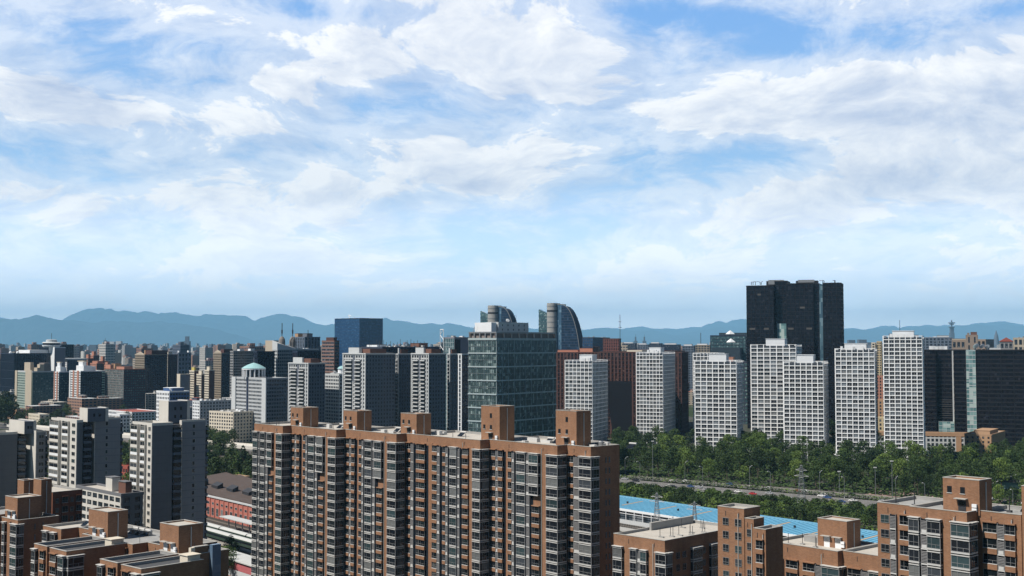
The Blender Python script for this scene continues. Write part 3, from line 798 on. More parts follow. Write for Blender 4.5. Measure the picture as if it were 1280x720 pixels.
# ================================================================== grey towers beside the brick blocks
def grey_tower(px, ztop_py, D, label, hut, th=46, low=False):
    """concrete tower: px = columns (lit edge, corner, end of shaded wall, recess end, lit return end, end of second wall)"""
    a, b, c, d, e, g, extra = px
    O, W, L = site(a, b, c, D, th, ztop_py)
    root = empty('residential_tower', (O.x, O.y, 0), -R(th), label, 'residential tower', 'grey residential towers')
    fr = Frame.__new__(Frame); fr.th = R(th); fr.O = Vector((O.x, O.y, 0)); fr.z = 0
    zt = zat(b, ztop_py, fr.wld(W, 0).y); nfl = int((zt - 2) / 2.8)
    wins = Windows(root, 'pane', CONCB, hash(label) % 99 if False else len(label), cap=70)
    mb = MB(); mb.box(.3, .3, 0, W, L, zt - 1, CONC); mb.box(0, 0, 0, W - .01, .3, zt - 1.0, CONCB); mb.box(0, .3, 0, .3, L, zt - 1, CONCB)  # beige on lit faces, grey on shaded ones: light put into wall colour
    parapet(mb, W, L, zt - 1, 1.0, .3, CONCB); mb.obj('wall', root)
    f = Face('front', W, L); z0 = zt - 1 - nfl * 2.8
    def balc(f, u0, u1, tall=.95, p=1.1):
        mb = MB()
        for j in range(nfl):
            z = z0 + j * 2.8; f.box(mb, u0, u1, 0, p, z - .1, z + .1, CONCB); f.box(mb, u0, u1, p - .1, p, z + .1, z + tall, WHITE if j % 3 else CONCB)
            wins.add(f, u0 + .1, z + tall, u1 - u0 - .2, 1.5, p - .25)
        f.box(mb, u0 + .05, u1 - .05, 0, p - .35, z0, z0 + nfl * 2.8, G_DARK)
        f.box(mb, u0, u0 + .18, 0, p, z0, zt - .8, CONCB); f.box(mb, u1 - .18, u1, 0, p, z0, zt - .8, CONCB)
        mb.obj('balcony', root)
    def col(f, u0, u1, st='pane'):
        for j in range(nfl): wins.add(f, u0, z0 + j * 2.8 + .95, u1 - u0, 1.45, .02, style=st)
    balc(f, W * .04, W * .40); balc(f, W * .50, W * .74, .9, .8); col(f, W * .83, W * .95)
    y2 = L; fr2 = Face('right', W, L)
    if L > 8: pass
    # recess and second slab with its own lit return
    x2 = fr.on_y(e, fr.on_x(d, W * .6, 560), 560) if False else None
    yr = L; y_d = fr.on_x(c, W, 540)
    # lit return: a face like the front, set further back and to the side
    y1 = L + 5.5
    xA = fr.on_y(d, y1, 545); xB = fr.on_y(e, y1, 545)
    yE = fr.on_x(g, xB, 545)
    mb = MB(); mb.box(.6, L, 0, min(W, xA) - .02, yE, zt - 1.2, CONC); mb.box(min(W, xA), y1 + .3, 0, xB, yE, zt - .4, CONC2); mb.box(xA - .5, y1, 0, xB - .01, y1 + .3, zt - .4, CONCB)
    JN = mat('floor_joint', (.13, .133, .145), .9, .1); fA, fB = Face('right', W, L), Face('right', xB - xA, yE - y1, xA, y1)
    for j in range(nfl):
        for q_ in (fA, fB): q_.box(mb, .1, q_.len - .05, 0, .03, z0 + j * 2.8, z0 + j * 2.8 + .1, JN)
    parapet(mb, xB - xA + .5, yE - y1, zt - .4, .7, .3, CONCB, None, 0, xA - .5, y1); mb.obj('wall', root)
    f3 = Face('front', xB - xA, yE - y1, xA, y1); col(f3, (xB - xA) * .35, (xB - xA) * .35 + 1.1)
    f4 = Face('right', xB - xA, yE - y1, xA, y1)
    for k in extra: col(f4, f4.len * k, f4.len * k + 1.05, 'slot')
    mb = MB(); 
    for j in range(nfl): f3.box(mb, -1.6, .1, 0, 1.1, z0 + j * 2.8 - .1, z0 + j * 2.8 + .95, CONCB)
    f3.box(mb, -1.5, 0, 0, .8, z0, zt - 3, G_DARK); mb.obj('balcony', root)
    mb = MB(); fw = Face('right', W, L)
    for j in range(nfl): fw.box(mb, L + .3, L + 3.4, -1.2, .5, z0 + j * 2.8, z0 + j * 2.8 + 1.0, BLUEG)
    fw.box(mb, L + .35, L + 3.3, -1.3, .3, z0, zt - 2, G_DARK); mb.obj('balcony', root)
    # balconies on the far end wall
    mb = MB(); fb = Face('back', xB - xA, yE - y1, xA, y1)
    for j in range(nfl): fb.box(mb, .1, 3.6, 0, 1.3, z0 + j * 2.8, z0 + j * 2.8 + 1.0, BLUEG)
    fb.box(mb, .2, 3.5, 0, .9, z0, zt - 2, G_DARK); mb.obj('balcony', root)
    r = MB(); r.box(.35, .35, zt - 1, W - .35, L - .35, zt - .85, ROOFG); r.box(xA, y1 + .5, zt - .4, xB - .4, yE - .4, zt - .3, ROOFG); r.obj('roof', root)
    # lift house
    if hut:
        ha, hb, hc, hy = hut; yy = L + 2
        x0, x1 = fr.on_y(ha, yy, hy), fr.on_y(hb, yy, hy); yh = fr.on_x(hc, x1, hy); w = fr.wld(x1, yy); zh = zat(hb, hy, w.y)
        h = MB(); h.box(x0, yy, zt - 1, x1, yh, zh, BLUEG); h.box(x0, yy - .15, zt - 1, x1 - .01, yy, zh + .3, CONCB); h.box(x0, yh, zt - 1, x1 + .05, yh + 1.2, zh + .3, CONCB)
        o = h.obj('lift_house', root); ff = Face('right', x1 - x0, yh - yy, x0, yy)
        for k in (.3, .62):
            for q in range(int((zh - zt) / 3)):
                m = MB(); ff.box(m, ff.len * k, ff.len * k + .8, 0, .04, zt + 1 + q * 3, zt + 2.2 + q * 3, G_DARK); m.obj('window', o)
    wins.build(); return root
grey_tower((-22, -8, 22, 26, 45, 57, (.30, .55)), 541, 482, 'grey concrete tower with two columns of slot windows in its end wall', (12, 31, 42, 527))
grey_tower((64, 96, 104, 112, 118, 150.5, (.42,)), 525, 470, 'grey concrete tower topped by red frames, above the dark brick block', (100, 110, 132, 511))
grey_tower((165.5, 190, 216, 225, 227, 257, (.45,)), 529, 440, 'grey concrete tower with the highest slate lift house of the three', (199, 211, 234, 502))

def midrise(name, label, cat, xs, yt, D, th, front, right=None, wall=None, glz=None, group=None, roof=ROOFG, par=1.0, tops=(), d=.3, base=0, back=True, dm=None):
    """block of storeys: raised lattice of piers and spandrels over a glazed core. front/right = (bay, storey, pier share, spandrel share)"""
    O, W, L = site(*xs, D, th, yt); L = max(L, 6)
    root = empty(name, (O.x, O.y, base), -R(th), label, cat, group)
    c = Vector((O.x + W * math.cos(R(th)), O.y - W * math.sin(R(th)))); zt = zat(xs[1], yt, c.y) - base
    wall = wall or CONC; glz = glz or GL_MID; right = right or front
    core = MB(); core.box(0, 0, 0, W, L, zt - par - .1, glz); core.obj('glazing', root)
    mb = MB()
    for side, st in (('front', front), ('right', right), ('back', front), ('left', right)):
        f = Face(side, W, L); pu, pz, pr, sp = st[:4]; m = st[4] if len(st) > 4 else wall
        grid(mb, f, 0, zt - par, pu, pz, pr, sp, m, d + (.02 if side in ('front', 'back') else 0))
    e = d + .06
    mb.box(-e, -e, zt - par, W + e, L + e, zt - par + .25, wall); parapet(mb, W, L, zt - par + .25, par - .25, .35, wall, None, e)
    mb.obj('wall', root)
    r = MB(); r.box(.1, .1, zt - par + .25, W - .1, L - .1, zt - par + .33, roof); r.obj('roof', root)
    for tp in tops:
        k = tp[0]
        if k == 'hut':          # share x0,x1,y0,y1, height, material
            _, x0, x1, y0, y1, h, m = tp; b = MB(); b.box(W * x0, L * y0, zt - par + .2, W * x1, L * y1, zt + h, m); b.box(W * x0 - .2, L * y0 - .2, zt + h, W * x1 + .2, L * y1 + .2, zt + h + .25, wall)
            b.obj('penthouse', root)
        elif k == 'dish': dish(root, W * tp[1], L * tp[2], zt - par + tp[4], tp[3], R(tp[5]))
        elif k == 'mast': mast(root, W * tp[1], L * tp[2], zt - par + (tp[5] if len(tp) > 5 else 0), tp[3], tp[4])
        elif k == 'units':
            q = random.Random(tp[1])
            for i in range(tp[2]):
                x, y = q.uniform(.08, .85) * W, q.uniform(.08, .8) * L; b = MB(); h = q.uniform(.8, 2.2)
                b.box(x, y, zt - par + .3, x + q.uniform(1.5, 4), y + q.uniform(1.5, 3), zt - par + .3 + h, q.choice([LGREY, METAL, WHITE])); b.obj('roof_unit', root)
    return root, W, L, zt

GL_MID = glazing('glazing_dark', (.015, .02, .028), (.035, .045, .06), (.16, .17, .18), 1.6, 1.45)
GL_BLUE = glazing('glazing_blue', (.014, .050, .125), (.024, .075, .18), (.05, .13, .27), 1.5, 1.0, .5, .93, .04, .9)
GL_GREEN = glazing('glazing_green', (.035, .060, .064), (.085, .125, .125), (.22, .28, .275), 1.45, 1.9, .55, .86, .08, .7)
GL_BLACK = glazing('glazing_black', (.006, .006, .009), (.012, .012, .017), (.03, .03, .04), 1.8, 1.8, .6, .97, .10, .28)
GL_TEAL = glazing('glazing_teal', (.04, .09, .10), (.08, .14, .15), (.2, .28, .28), 1.6, 1.7, .5, .85, .1, .6)
GL_PALE = glazing('glazing_pale', (.10, .20, .21), (.22, .36, .36), (.42, .52, .50), 3.0, 3.4, .4, .7, .15, .5)
GL_BROWN = glazing('glazing_brown', (.015, .010, .010), (.03, .018, .017), (.10, .06, .05), 1.6, 1.6, .6, .93)
NAVY = mat('navy_panel', (.020, .026, .050), .4, .2)
DKBLUE = mat('dark_blue_render', (.045, .055, .085), .7, .15)
BROWN = mat('brown_render', (.15, .075, .055), .8, .15)
BROWN2 = mat('red_brown_panel', (.085, .040, .034), .7, .15)
TAN = mat('tan_render', (.40, .25, .15), .8, .14)
BEIGE = mat('beige_render', (.44, .38, .30), .8, .12)
PINK = mat('salmon_render', (.42, .20, .14), .8, .15)
BLACK = mat('black_panel', (.009, .009, .012), .5, .2, spec=.2)
BLACK2 = mat('black_line', (.018, .017, .020), .6, .2, spec=.2)
WGREY = mat('cool_pale', (.50, .52, .53), .75, .1)
REDT = mat('red_tile', (.32, .085, .06), .8, .25)

def white_towers():
    spec = [
        ((706.5, 740.5, 762), 450, 985, 'slim white lattice tower beside the green glass office, square cap on its roof', 7, 'wide'),
        ((795.5, 828.5, 845.5), 440, 1000, 'white lattice tower standing against the red brown complex', 8, 'pair'),
        ((866.5, 898, 905), 441, 1020, 'white lattice tower mostly hidden by the shorter one in front of it', 7, None),
        ((868.5, 920.5, 927.5), 450.5, 925, 'white lattice tower with a plain white cap, in front of a hidden twin', 7, 'cap'),
        ((938.5, 995, 1001.5), 430.5, 990, 'white lattice tower below the black skyscraper, stepped in plan', 7, 'cap'),
        ((979.5, 1029, 1034.5), 452, 868, 'shortest white lattice tower, right below the black skyscraper\'s glass strip', 7, 'cap'),
        ((1044, 1093, 1095.5), 435.5, 850, 'white lattice tower with a low white podium between trees and a dark gap', 7, 'low'),
        ((1104, 1152.5, 1154.5), 419.5, 842, 'tallest white lattice tower, next to the wide black office building', 7, 'low')]
    spec[5] = (spec[5][0], spec[5][1], spec[5][2], 'shortest white lattice tower, overlapping the stepped one below the black skyscraper', 7, 'cap')
    WHITE2 = mat('white_lattice', (.88, .89, .90), .6, .05)
    PZ = [3.3, 3.2, 3.3, 3.35, 3.3, 3.23, 3.0, 2.85]
    for n, (xs, yt, D, label, nx, top) in enumerate(spec):
        O, W, L = site(*xs, D, 20, yt); L = min(max(L, 12), 46)
        root = empty('office_tower', (O.x, O.y, 0), -R(20), label, 'office tower', 'white lattice towers')
        zt = zat(xs[1], yt, D); wins = Windows(root, 'office', WHITE, n + 50, glasses=[G_DARK, G_GREY, G_DARK, G_SKY, G_GREY, G_DARK, G_CURT, G_SKY, G_GREY])
        core = MB(); core.box(0, 0, 0, W, L, zt - 1.2, G_GREY); core.obj('inner_wall', root)
        mb = MB()
        for side in ('front', 'right', 'back', 'left'):
            f = Face(side, W, L); k = nx if side in ('front', 'back') else max(3, round(L / (W / nx) * (.8)))
            pu = f.len / k
            nu, nz, du, dz = grid(mb, f, 4.5, zt, pu, PZ[n], .13, .17, WHITE2, .45 if side in ('front', 'back') else .43)
            pw, sh = du * .13, dz * .17
            for i in range(nu):
                f.box(mb, i * du, i * du + pw, 0, .4, 0, 4.5, WHITE2)
                for j in range(nz - 1): wins.add(f, i * du + pw / 2, 4.5 + j * dz + sh / 2, du - pw, dz - sh, .02)
        mb.obj('frame', root)
        r = MB(); r.box(.2, .2, zt - 3.2, W - .2, L - .2, zt - 3.0, ROOFG); r.obj('roof', root)
        if top:
            a, b = {'cap': (.30, .72), 'low': (.22, .78), 'wide': (.38, .85), 'pair': (.36, .8)}[top]
            h = {'cap': 4.6, 'low': 3.4, 'wide': 4.0, 'pair': 3.6}[top]
            p = MB(); p.box(W * a, L * .25, zt - 3, W * b, min(L * .7, L * .25 + W * .6), zt + h, WHITE)
            p.box(W * a - .3, L * .25 - .3, zt + h, W * b + .3, min(L * .7, L * .25 + W * .6) + .3, zt + h + .3, WHITE); pp = p.obj('penthouse', root)
            if top != 'cap':
                q = random.Random(n)
                for i in range(4):
                    m = MB(); x = W * q.uniform(a - .1, b); m.box(x, L * .15, zt - 2, x + 1.6, L * .22, zt + q.uniform(.6, 2), WHITE); m.obj('roof_unit', root)
            if n in (2, 4): mast(root, W * .35, L * .3, zt, 5, .12); mast(root, W * .6, L * .3, zt + 3, 4, .12)
        if top == 'low':
            p = MB(); p.box(-3, -4, 0, W + 4, L + 3, 3.6, WGREY); p.box(-3.4, -4.4, 3.6, W + 4.4, L + 3.4, 4.1, WHITE); p.obj('podium', root)
        wins.build()
white_towers()

def dark_heroes():
    # black skyscraper of two slabs
    D = 1180; O, W, L = site(933, 967, 982, D, 20, 357)
    root = empty('skyscraper', (O.x, O.y, 0), -R(20), 'black twin slab skyscraper rising over the white lattice towers', 'skyscraper')
    zt = zat(966, 357.5, D)
    fr = Frame.__new__(Frame); fr.th = R(20); fr.O = Vector((O.x, O.y, 0)); fr.z = 0
    def slab(x0, x1, y0, y1, z, nm='slab'):
        b = MB(); b.box(x0, y0, 0, x1, y1, z, GL_BLACK); o = b.obj(nm, root); m = MB()
        for side in ('front', 'right', 'left', 'back'):
            f = Face(side, x1 - x0, y1 - y0, x0, y0); grid(m, f, 0, z, 4.2, 3.9, .16, .12, BLACK, .22 if side in ('front', 'back') else .2, BLACK2)
        m.box(x0 - .3, y0 - .3, z, x1 + .3, y1 + .3, z + .8, BLACK2); m.obj('mullion', o)
        return o
    x1 = fr.on_y(967, 0, 357); slab(0, x1, 0, 28, zt)
    yr = 8.; xr0 = x1 + .02; xr1 = fr.on_y(984, yr, 357); slab(xr0, xr1, yr, 30, zt + 4.5)
    y2 = -4.; xa = fr.on_y(982.5, y2, 355); xb = fr.on_y(1016.5, y2, 355)
    z2 = zat(1000, 354.5, D - 20)
    slab(xa, xb, y2, 26, z2)
    yc = y2 + 3.5; xc = fr.on_y(1024, yc, 355); slab(xb + .02, xc, yc, 26, z2 - .3)
    xd = fr.on_y(1028.6, yc, 355); xe = fr.on_y(1051, y2 + 1, 355)
    g = MB(); g.box(xc + .02, yc - .6, 0, xd, 24, z2 - .5, glazing('strip_blue', (.05, .10, .14), (.09, .16, .20), (.16, .24, .28), 3, 3.9, .5, .85, .12)); g.obj('glass_strip', root)
    slab(xd + .02, xe, y2 + 1, 26, z2)
    xg0, xg1 = fr.on_y(971.5, 4, 410), fr.on_y(983, 4, 410)
    g = MB(); g.box(xg0, yr - 3, 0, xa - .05, yr - .05, zat(975, 404.5, D + 5), GL_PALE); g.obj('glass_link', root)
    for (a, b, z, zz) in ((958, 984, zt, 350.5), (995, 1022, z2, 351)):
        u0, u1 = fr.on_y(a, 10, 352), fr.on_y(b, 10, 352); p = MB(); p.box(u0, 9, z - 1, u1, 20, zat(975, zz, D), BLACK2); p.box(u0 + 2, 8.6, z + 2, u1 - 3, 9, zat(975, zz, D) + .9, METAL); p.obj('penthouse', root)
    q = random.Random(4)
    for k in range(9):
        u = fr.on_y(q.choice([940, 945, 951, 1030, 1036, 1041, 1045]) + q.uniform(-2, 2), 6, 355); m = MB(); m.beam((u, 6, z2), (u, 6, z2 + 3.2), .3, DMETAL); m.beam((u, 6, z2 + 3.2), (u + q.uniform(-4, 4), 6, z2 + 3.6), .22, DMETAL); m.obj('maintenance_crane', root)
    for (a, b, y) in ((937, 944, 411), (955, 961, 411), (985, 992, 411), (1008, 1015, 411), (947, 951, 368), (1000, 1006, 385)):
        yy = 0 if a < 966 else y2; m = MB(); u0, u1 = fr.on_y(a, yy, y), fr.on_y(b, yy, y); z = zat(a, y, D)
        m.box(u0, yy - .32, z - .9, u1, yy - .25, z + .9, mat('vent_grille', (.09, .085, .08), .6, .2)); m.obj('vent_grille', root)
    # wide black office building
    D = 1010; O, W, L = site(1153.5, 1480, 1520, D - 40, 20, 438)
    fr.O = Vector((tanx(1153.5) * D, D, 0)); zt = zat(1200, 438.5, D - 20)
    root = empty('office_building', (fr.O.x, fr.O.y, 0), -R(20), 'wide black office building with one pale glass strip from roof to street', 'office building')
    X = lambda p, y=0: fr.on_y(p, y, 480)
    def slab2(x0, x1, y0, z, d=34):
        b = MB(); b.box(x0, y0, 0, x1, y0 + d, z, GL_BLACK); o = b.obj('slab', root); m = MB()
        f = Face('front', x1 - x0, d, x0, y0); grid(m, f, 0, z, 0, 3.6, 0, .30, BLACK2, .15); grid(m, f, 0, z, 9, 0, .06, 0, BLACK, .3)
        f = Face('right', x1 - x0, d, x0, y0); grid(m, f, 0, z, 9, 3.6, .1, .3, BLACK, .14)
        m.box(x0 - .2, y0 - .5, z, x1 + .2, y0 + d + .3, z + 1.0, BLACK2); m.obj('mullion', o)
    slab2(X(1153.5), X(1170), 0, zt); slab2(X(1170) + .02, X(1191.5, 5), 5, zt)
    g = MB(); g.box(X(1190.5), 4.2, 12, X(1191.5) + .4, 5.2, zt, WGREY); g.obj('corner_fin', root)
    slab2(X(1192) + .5, X(1208), 0, zt)
    g = MB(); g.box(X(1208) + .02, -.8, 6, X(1220), 30, zt + .6, GL_PALE); f = Face('front', X(1220) - X(1208), 30, X(1208), -.8); grid(g, f, 6, zt, 2.6, 3.6, .06, .16, WGREY, .15); g.obj('glass_strip', root)
    slab2(X(1220) + .02, X(1300), 0, zt); slab2(X(1300) + .02, X(1420), 2, zt)
    g = MB(); g.box(X(1172.5), .5, 8, X(1192), 5, zat(1180, 526.5, D), GL_PALE); f = Face('front', X(1192) - X(1172.5), 4, X(1172.5), .5); grid(g, f, 8, zat(1180, 526.5, D), 3, 3.2, .06, .1, WGREY, .15); g.obj('entrance_hall', root)
    m = MB()
    for j in range(9): m.box(X(1174), 4.6, zat(1180, 500 + j * 2.8, D), X(1191), 4.9, zat(1180, 500 + j * 2.8, D) + .35, mat('vent_grille', (.09, .085, .08), .6, .2))
    m.obj('louvre_panel', root)
    for p, r in ((1162, 2.6), (1167, 2), (1173, 2.2), (1177, 2.4)):
        q = MB(); q.box(X(p), 6, zt + .9, X(p) + 5, 12, zt + 2.6 + r * .5, WHITE); q.obj('roof_unit', root)
    for p, r in ((1221.5, 2.6), (1229, 2.4), (1235.5, 2.2)): dish(root, X(p), 8, zt + 1.2, r, R(10 + p % 7 * 6))
    q = MB(); q.box(X(1238), 5, zt + .9, X(1252), 12, zt + 2.4, WGREY); q.obj('roof_unit', root)
    # red brown complex
    V = (3.2, 3.6, .42, .10)
    midrise('office_building', 'red brown ribbed office wing with an orange roof edge behind the green glass office', 'office building', (688, 752, 760), 440, 1080, 20, V, V, BROWN2, GL_BROWN, None, mat('orange_roof', (.34, .13, .08), .8, .3), tops=[('hut', .55, .8, .2, .5, 3.5, PINK), ('hut', .83, .92, .1, .4, 4.5, BLACK), ('hut', .1, .5, .3, .8, 1.8, PINK)])
    r2, W2, L2, z2 = midrise('office_building', 'red brown ribbed office block with a dark slanted recess in its front', 'office building', (750, 795, 856), 439.5, 1060, 20, V, V, BROWN2, GL_BROWN, None, tops=[('hut', .25, .7, .3, .6, 1.2, CREAM)])
    f = Face('front', W2, L2); m = MB(); a, b = W2 * .22, W2 * .88; zz = z2 * .66
    m.prism([(a + 5, -.5), (b, -.5), (b, -.36), (a + 5, -.36)], 0, zz, BLACK)
    i = m.mi(BLACK); b0 = len(m.v); m.v += [(a - 3, -.5, zz), (a + 5, -.5, 0), (a + 5, -.5, zz), (a - 3, -.36, zz), (a + 5, -.36, 0), (a + 5, -.36, zz)]
    m.f += [(b0, b0 + 1, b0 + 2), (b0 + 5, b0 + 4, b0 + 3), (b0, b0 + 3, b0 + 4, b0 + 1), (b0 + 2, b0 + 5, b0 + 3, b0)]; m.m += [i] * 4
    m.obj('dark_recess', r2)
    midrise('office_building', 'narrow red brown ribbed office wing behind the white tower', 'office building', (826, 852, 860), 440, 1120, 20, V, V, BROWN2, GL_BROWN, None)
    # tan building among the trees
    D = 905; r, W, L, z = midrise('institute_building', 'long tan low building with pale window rows, below the black offices', 'building', (1085, 1216, 1219), 541, 930, 12, (3.1, 3.4, .38, .34, WGREY), (3.2, 3.4, .8, .7), TAN, GL_MID, None, ROOFG)
    m = MB(); m.box(-.6, -.6, z - 3.0, W + .6, -.3, z - .2, TAN); m.box(W * .84, -.55, 0, W * .89, -.3, z, TAN); m.obj('fascia', r)
    midrise('institute_building', 'tan corner block with a flat stepped roof at the end of the long low building', 'building', (1206, 1239, 1256), 543, 880, 34, (3.6, 3.5, .62, .5), (4, 3.5, .85, .75), TAN, GL_MID, None, ROOFG, tops=[('hut', .3, .9, .1, .7, 2.2, TAN)])
dark_heroes()

def green_office():
    O, W, L = site(586, 620.5, 694.5, 700, 37, 422)
    root = empty('office_building', (O.x, O.y, 0), -R(37), 'green glass office building with pale bands every second storey', 'office building')
    zt = zat(620, 423.5, 700); b = MB(); b.box(0, 0, 0, W, L, zt, GL_GREEN); b.obj('glazing', root)
    TEALW = mat('pale_green_panel', (.34, .40, .41), .6, .1); mb = MB()
    hb = 8.05; n = int(zt / hb) + 1
    for side in ('front', 'right', 'back', 'left'):
        f = Face(side, W, L); e = .02 if side in ('front', 'back') else 0
        for j in range(n):
            z = zt - j * hb
            f.box(mb, -.3, f.len + .3, 0, .42 + e, z - .75, z, TEALW)
            f.box(mb, 0, f.len, 0, .16 + e, z - 4.5, z - 4.2, mat('green_grey_bar', (.12, .15, .155), .6, .1))
        k = round(f.len / 1.45)
        for i in range(k + 1): f.box(mb, f.len * i / k - .05, f.len * i / k + .05, 0, (.30 if i % 4 == 0 else .17) + e, 0, zt, TEALW if i % 4 == 0 else mat('green_grey_bar', (.12, .15, .155), .6, .1))
    mb.obj('mullion', root)
    q = random.Random(3); m = MB()          # slanted open vents scattered over the skin
    for k in range(150):
        side = q.choice(['front', 'right', 'right']); f = Face(side, W, L); u = q.uniform(1, f.len - 1); z = q.uniform(8, zt - 2)
        p, r = f.pt(u, .2), f.pt(u + .9, .9); m.beam((p[0], p[1], z), (r[0], r[1], z + 1.2), .09, TEALW)
    m.obj('open_vent', root)
    r = MB(); r.box(-.3, -.3, zt, W + .3, L + .3, zt + .5, TEALW); r.obj('roof', root)
    m = MB(); z1 = zt + 4.2
    for side in ('front', 'right', 'back', 'left'):
        f = Face(side, W, L); k = 5 if side in ('front', 'back') else 8
        for i in range(k + 1): u = f.len * i / k; f.box(m, max(0, u - .35), min(f.len, u + .35), -.6, .1, zt + .5, z1, METAL)
        f.box(m, 0, f.len, -.58, .08, z1 - .9, z1, METAL); f.box(m, 0, f.len, -1.2, -.9, zt + .5, z1 - .4, mat('plant_screen', (.20, .17, .16), .8, .3))
    m.obj('roof_screen', root)
    p = MB(); p.box(W * .35, L * .12, zt + .5, W * .8, L * .62, z1 + 5.8, WGREY); f = Face('right', W * .45, L * .5, W * .35, L * .12); o = p.obj('plant_room', root)
    for i in range(5):
        for j in (0, 1): w = MB(); f.box(w, f.len * (.12 + .18 * i), f.len * (.12 + .18 * i) + .8, 0, .05, zt + 5 + j * 2.6, zt + 6.1 + j * 2.6, G_DARK); w.obj('window', o)
    p = MB(); p.box(W * .15, L * .03, zt + .5, W * .75, L * .11, z1 + 5.5, WHITE); p.obj('plant_room', root)
    dish(root, W * .6, L * .36, z1 + 5.8, 1.2, R(20)); mast(root, W * .6, L * .5, z1 + 5.8, 5, .1)
    for x in (.08, .2): m = MB(); m.beam((W * x, 2, z1), (W * x + 1.5, 2, z1 + 3.4), .25, WHITE); m.beam((W * x + 3, 2, z1), (W * x + 1.5, 2, z1 + 3.4), .25, WHITE); m.obj('lattice_frame', root)
green_office()

def curved_tower(xf0, xf1, xc0, xc1, xs1, xr, yf, yc, D, label):
    """glass tower whose roof sweeps down in a quarter curve, round silver end and a separate glass fin"""
    fr = Frame.__new__(Frame); fr.th = R(24); fr.O = Vector((tanx(xc0) * D, D, 0)); fr.z = 0
    root = empty('office_tower', (fr.O.x, fr.O.y, 0), -fr.th, label, 'office tower', 'towers with curved roofs')
    z = zat(xc0, yc, D); w = fr.on_y(xc1, 0); X1 = fr.on_y(xr, 6); zend = zat(xr, 440, D)
    silver = mat('silver_cladding', (.33, .325, .31), .45, .1); navyg = glazing('sail_glass', (.008, .018, .040), (.014, .030, .065), (.03, .06, .11), 2.5, 3.8, .5, .93, .08, .5)
    b = MB(); rr = w * .62; n = 12
    for side_band in range(1): pass
    pts = [(w * .5 - math.cos(math.pi * k / n) * w * .5, -math.sin(math.pi * k / n) * w * .42 + .1) for k in range(n + 1)] + [(w, 14), (0, 14)]
    b.prism(pts, 0, z, silver); b.obj('round_end', root)
    m = MB()
    for j in range(int(z / 7.6)):
        zz = z - 5 - j * 7.6; pp = [(x * 1.01 - w * .005, y - .25 if i <= n else y) for i, (x, y) in enumerate(pts)]; m.prism(pp, zz, zz + (.9 if j != 1 else 2.6), mat('band_glass', (.17, .185, .20), .3, .1) if j != 1 else DMETAL)
    m.obj('window_band', root)
    g = MB(); g.box(w + .02, 1.0, 0, fr.on_y(xs1, 1), 20, z - 1.2, glazing('strip_blue2', (.05, .10, .16), (.10, .18, .26), (.16, .26, .34), 2.5, 3.6)); g.obj('glass_strip', root)
    x0 = fr.on_y(xs1, 1) + .02; N = 16; g = MB(); k = g.mi(navyg); ks = g.mi(silver)
    prof = [(x0 + (X1 - x0) * i / N, 30 + (z - 4 - 30) * math.sqrt(max(0, 1 - (i / N) ** 2.1))) for i in range(N + 1)]
    for (ya, yb, mt, ex, off) in ((1.2, 22, k, 0, 0),):
        bb = len(g.v)
        for x, zz in prof: g.v += [(x, ya, 0), (x, ya, zz), (x, yb, zz), (x, yb, 0)]
        for i in range(N):
            a = bb + 4 * i; c = a + 4
            g.f += [(a, c, c + 1, a + 1), (a + 2, c + 2, c + 3, a + 3), (a + 1, c + 1, c + 2, a + 2)]; g.m += [k, k, g.mi(mat('sail_edge', (.03, .045, .075), .8, .1, spec=.1))]
        g.f += [(bb, bb + 1, bb + 2, bb + 3), (bb + 4 * N, bb + 4 * N + 3, bb + 4 * N + 2, bb + 4 * N + 1)]; g.m += [k, k]
    g.obj('curved_wing', root)
    e = MB(); k = e.mi(silver); P = [(w * .6, z + .2)] + [(x, zz + 3.2) for x, zz in prof]
    for i in range(len(P) - 1): e.beam((P[i][0], .8, P[i][1] - 1.3), (P[i + 1][0], .8, P[i + 1][1] - 1.3), .4, silver)
    e.obj('roof_edge', root)
    m = MB(); f = Face('front', X1 - x0, 20, x0, 1.2)
    for j in range(1, int(z / 3.8)):
        zz = j * 3.8; t = (zz - 30) / (z - 34); xe = X1 if t < 0 else x0 + (X1 - x0) * (max(0, 1 - t * t)) ** (1 / 2.1)
        if xe > x0 + 1: m.box(x0, 1.0, zz, xe, 1.19, zz + .5, DKBLUE)
    m.obj('mullion', root)
    # fin
    xa, xb = fr.on_y(xf0, 8), fr.on_y(xf1, 8); zf = zat(xf0, yf, D + 8)
    g = MB(); g.prism([(xa, 8), (xb, 8), (xb, 16), (xa, 16)], 0, [zf, zf - (xb - xa) * .42, zf - (xb - xa) * .42, zf], GL_TEAL); g.obj('glass_fin', root)
    m = MB()
    for j in range(int(zf / 4) - 1): m.box(xa, 7.8, j * 4, xb, 7.99, j * 4 + .5, DKBLUE)
    m.obj('mullion', root)
curved_tower(600.3, 609.5, 610, 622, 626.5, 649, 388.5, 382, 1800, 'curved roof glass tower with a silver round end, rising behind the green office roof')
curved_tower(673.5, 683.5, 684, 696, 702, 728.5, 386.5, 379, 1720, 'larger curved roof glass tower with a silver round end, standing clear beside the green office')

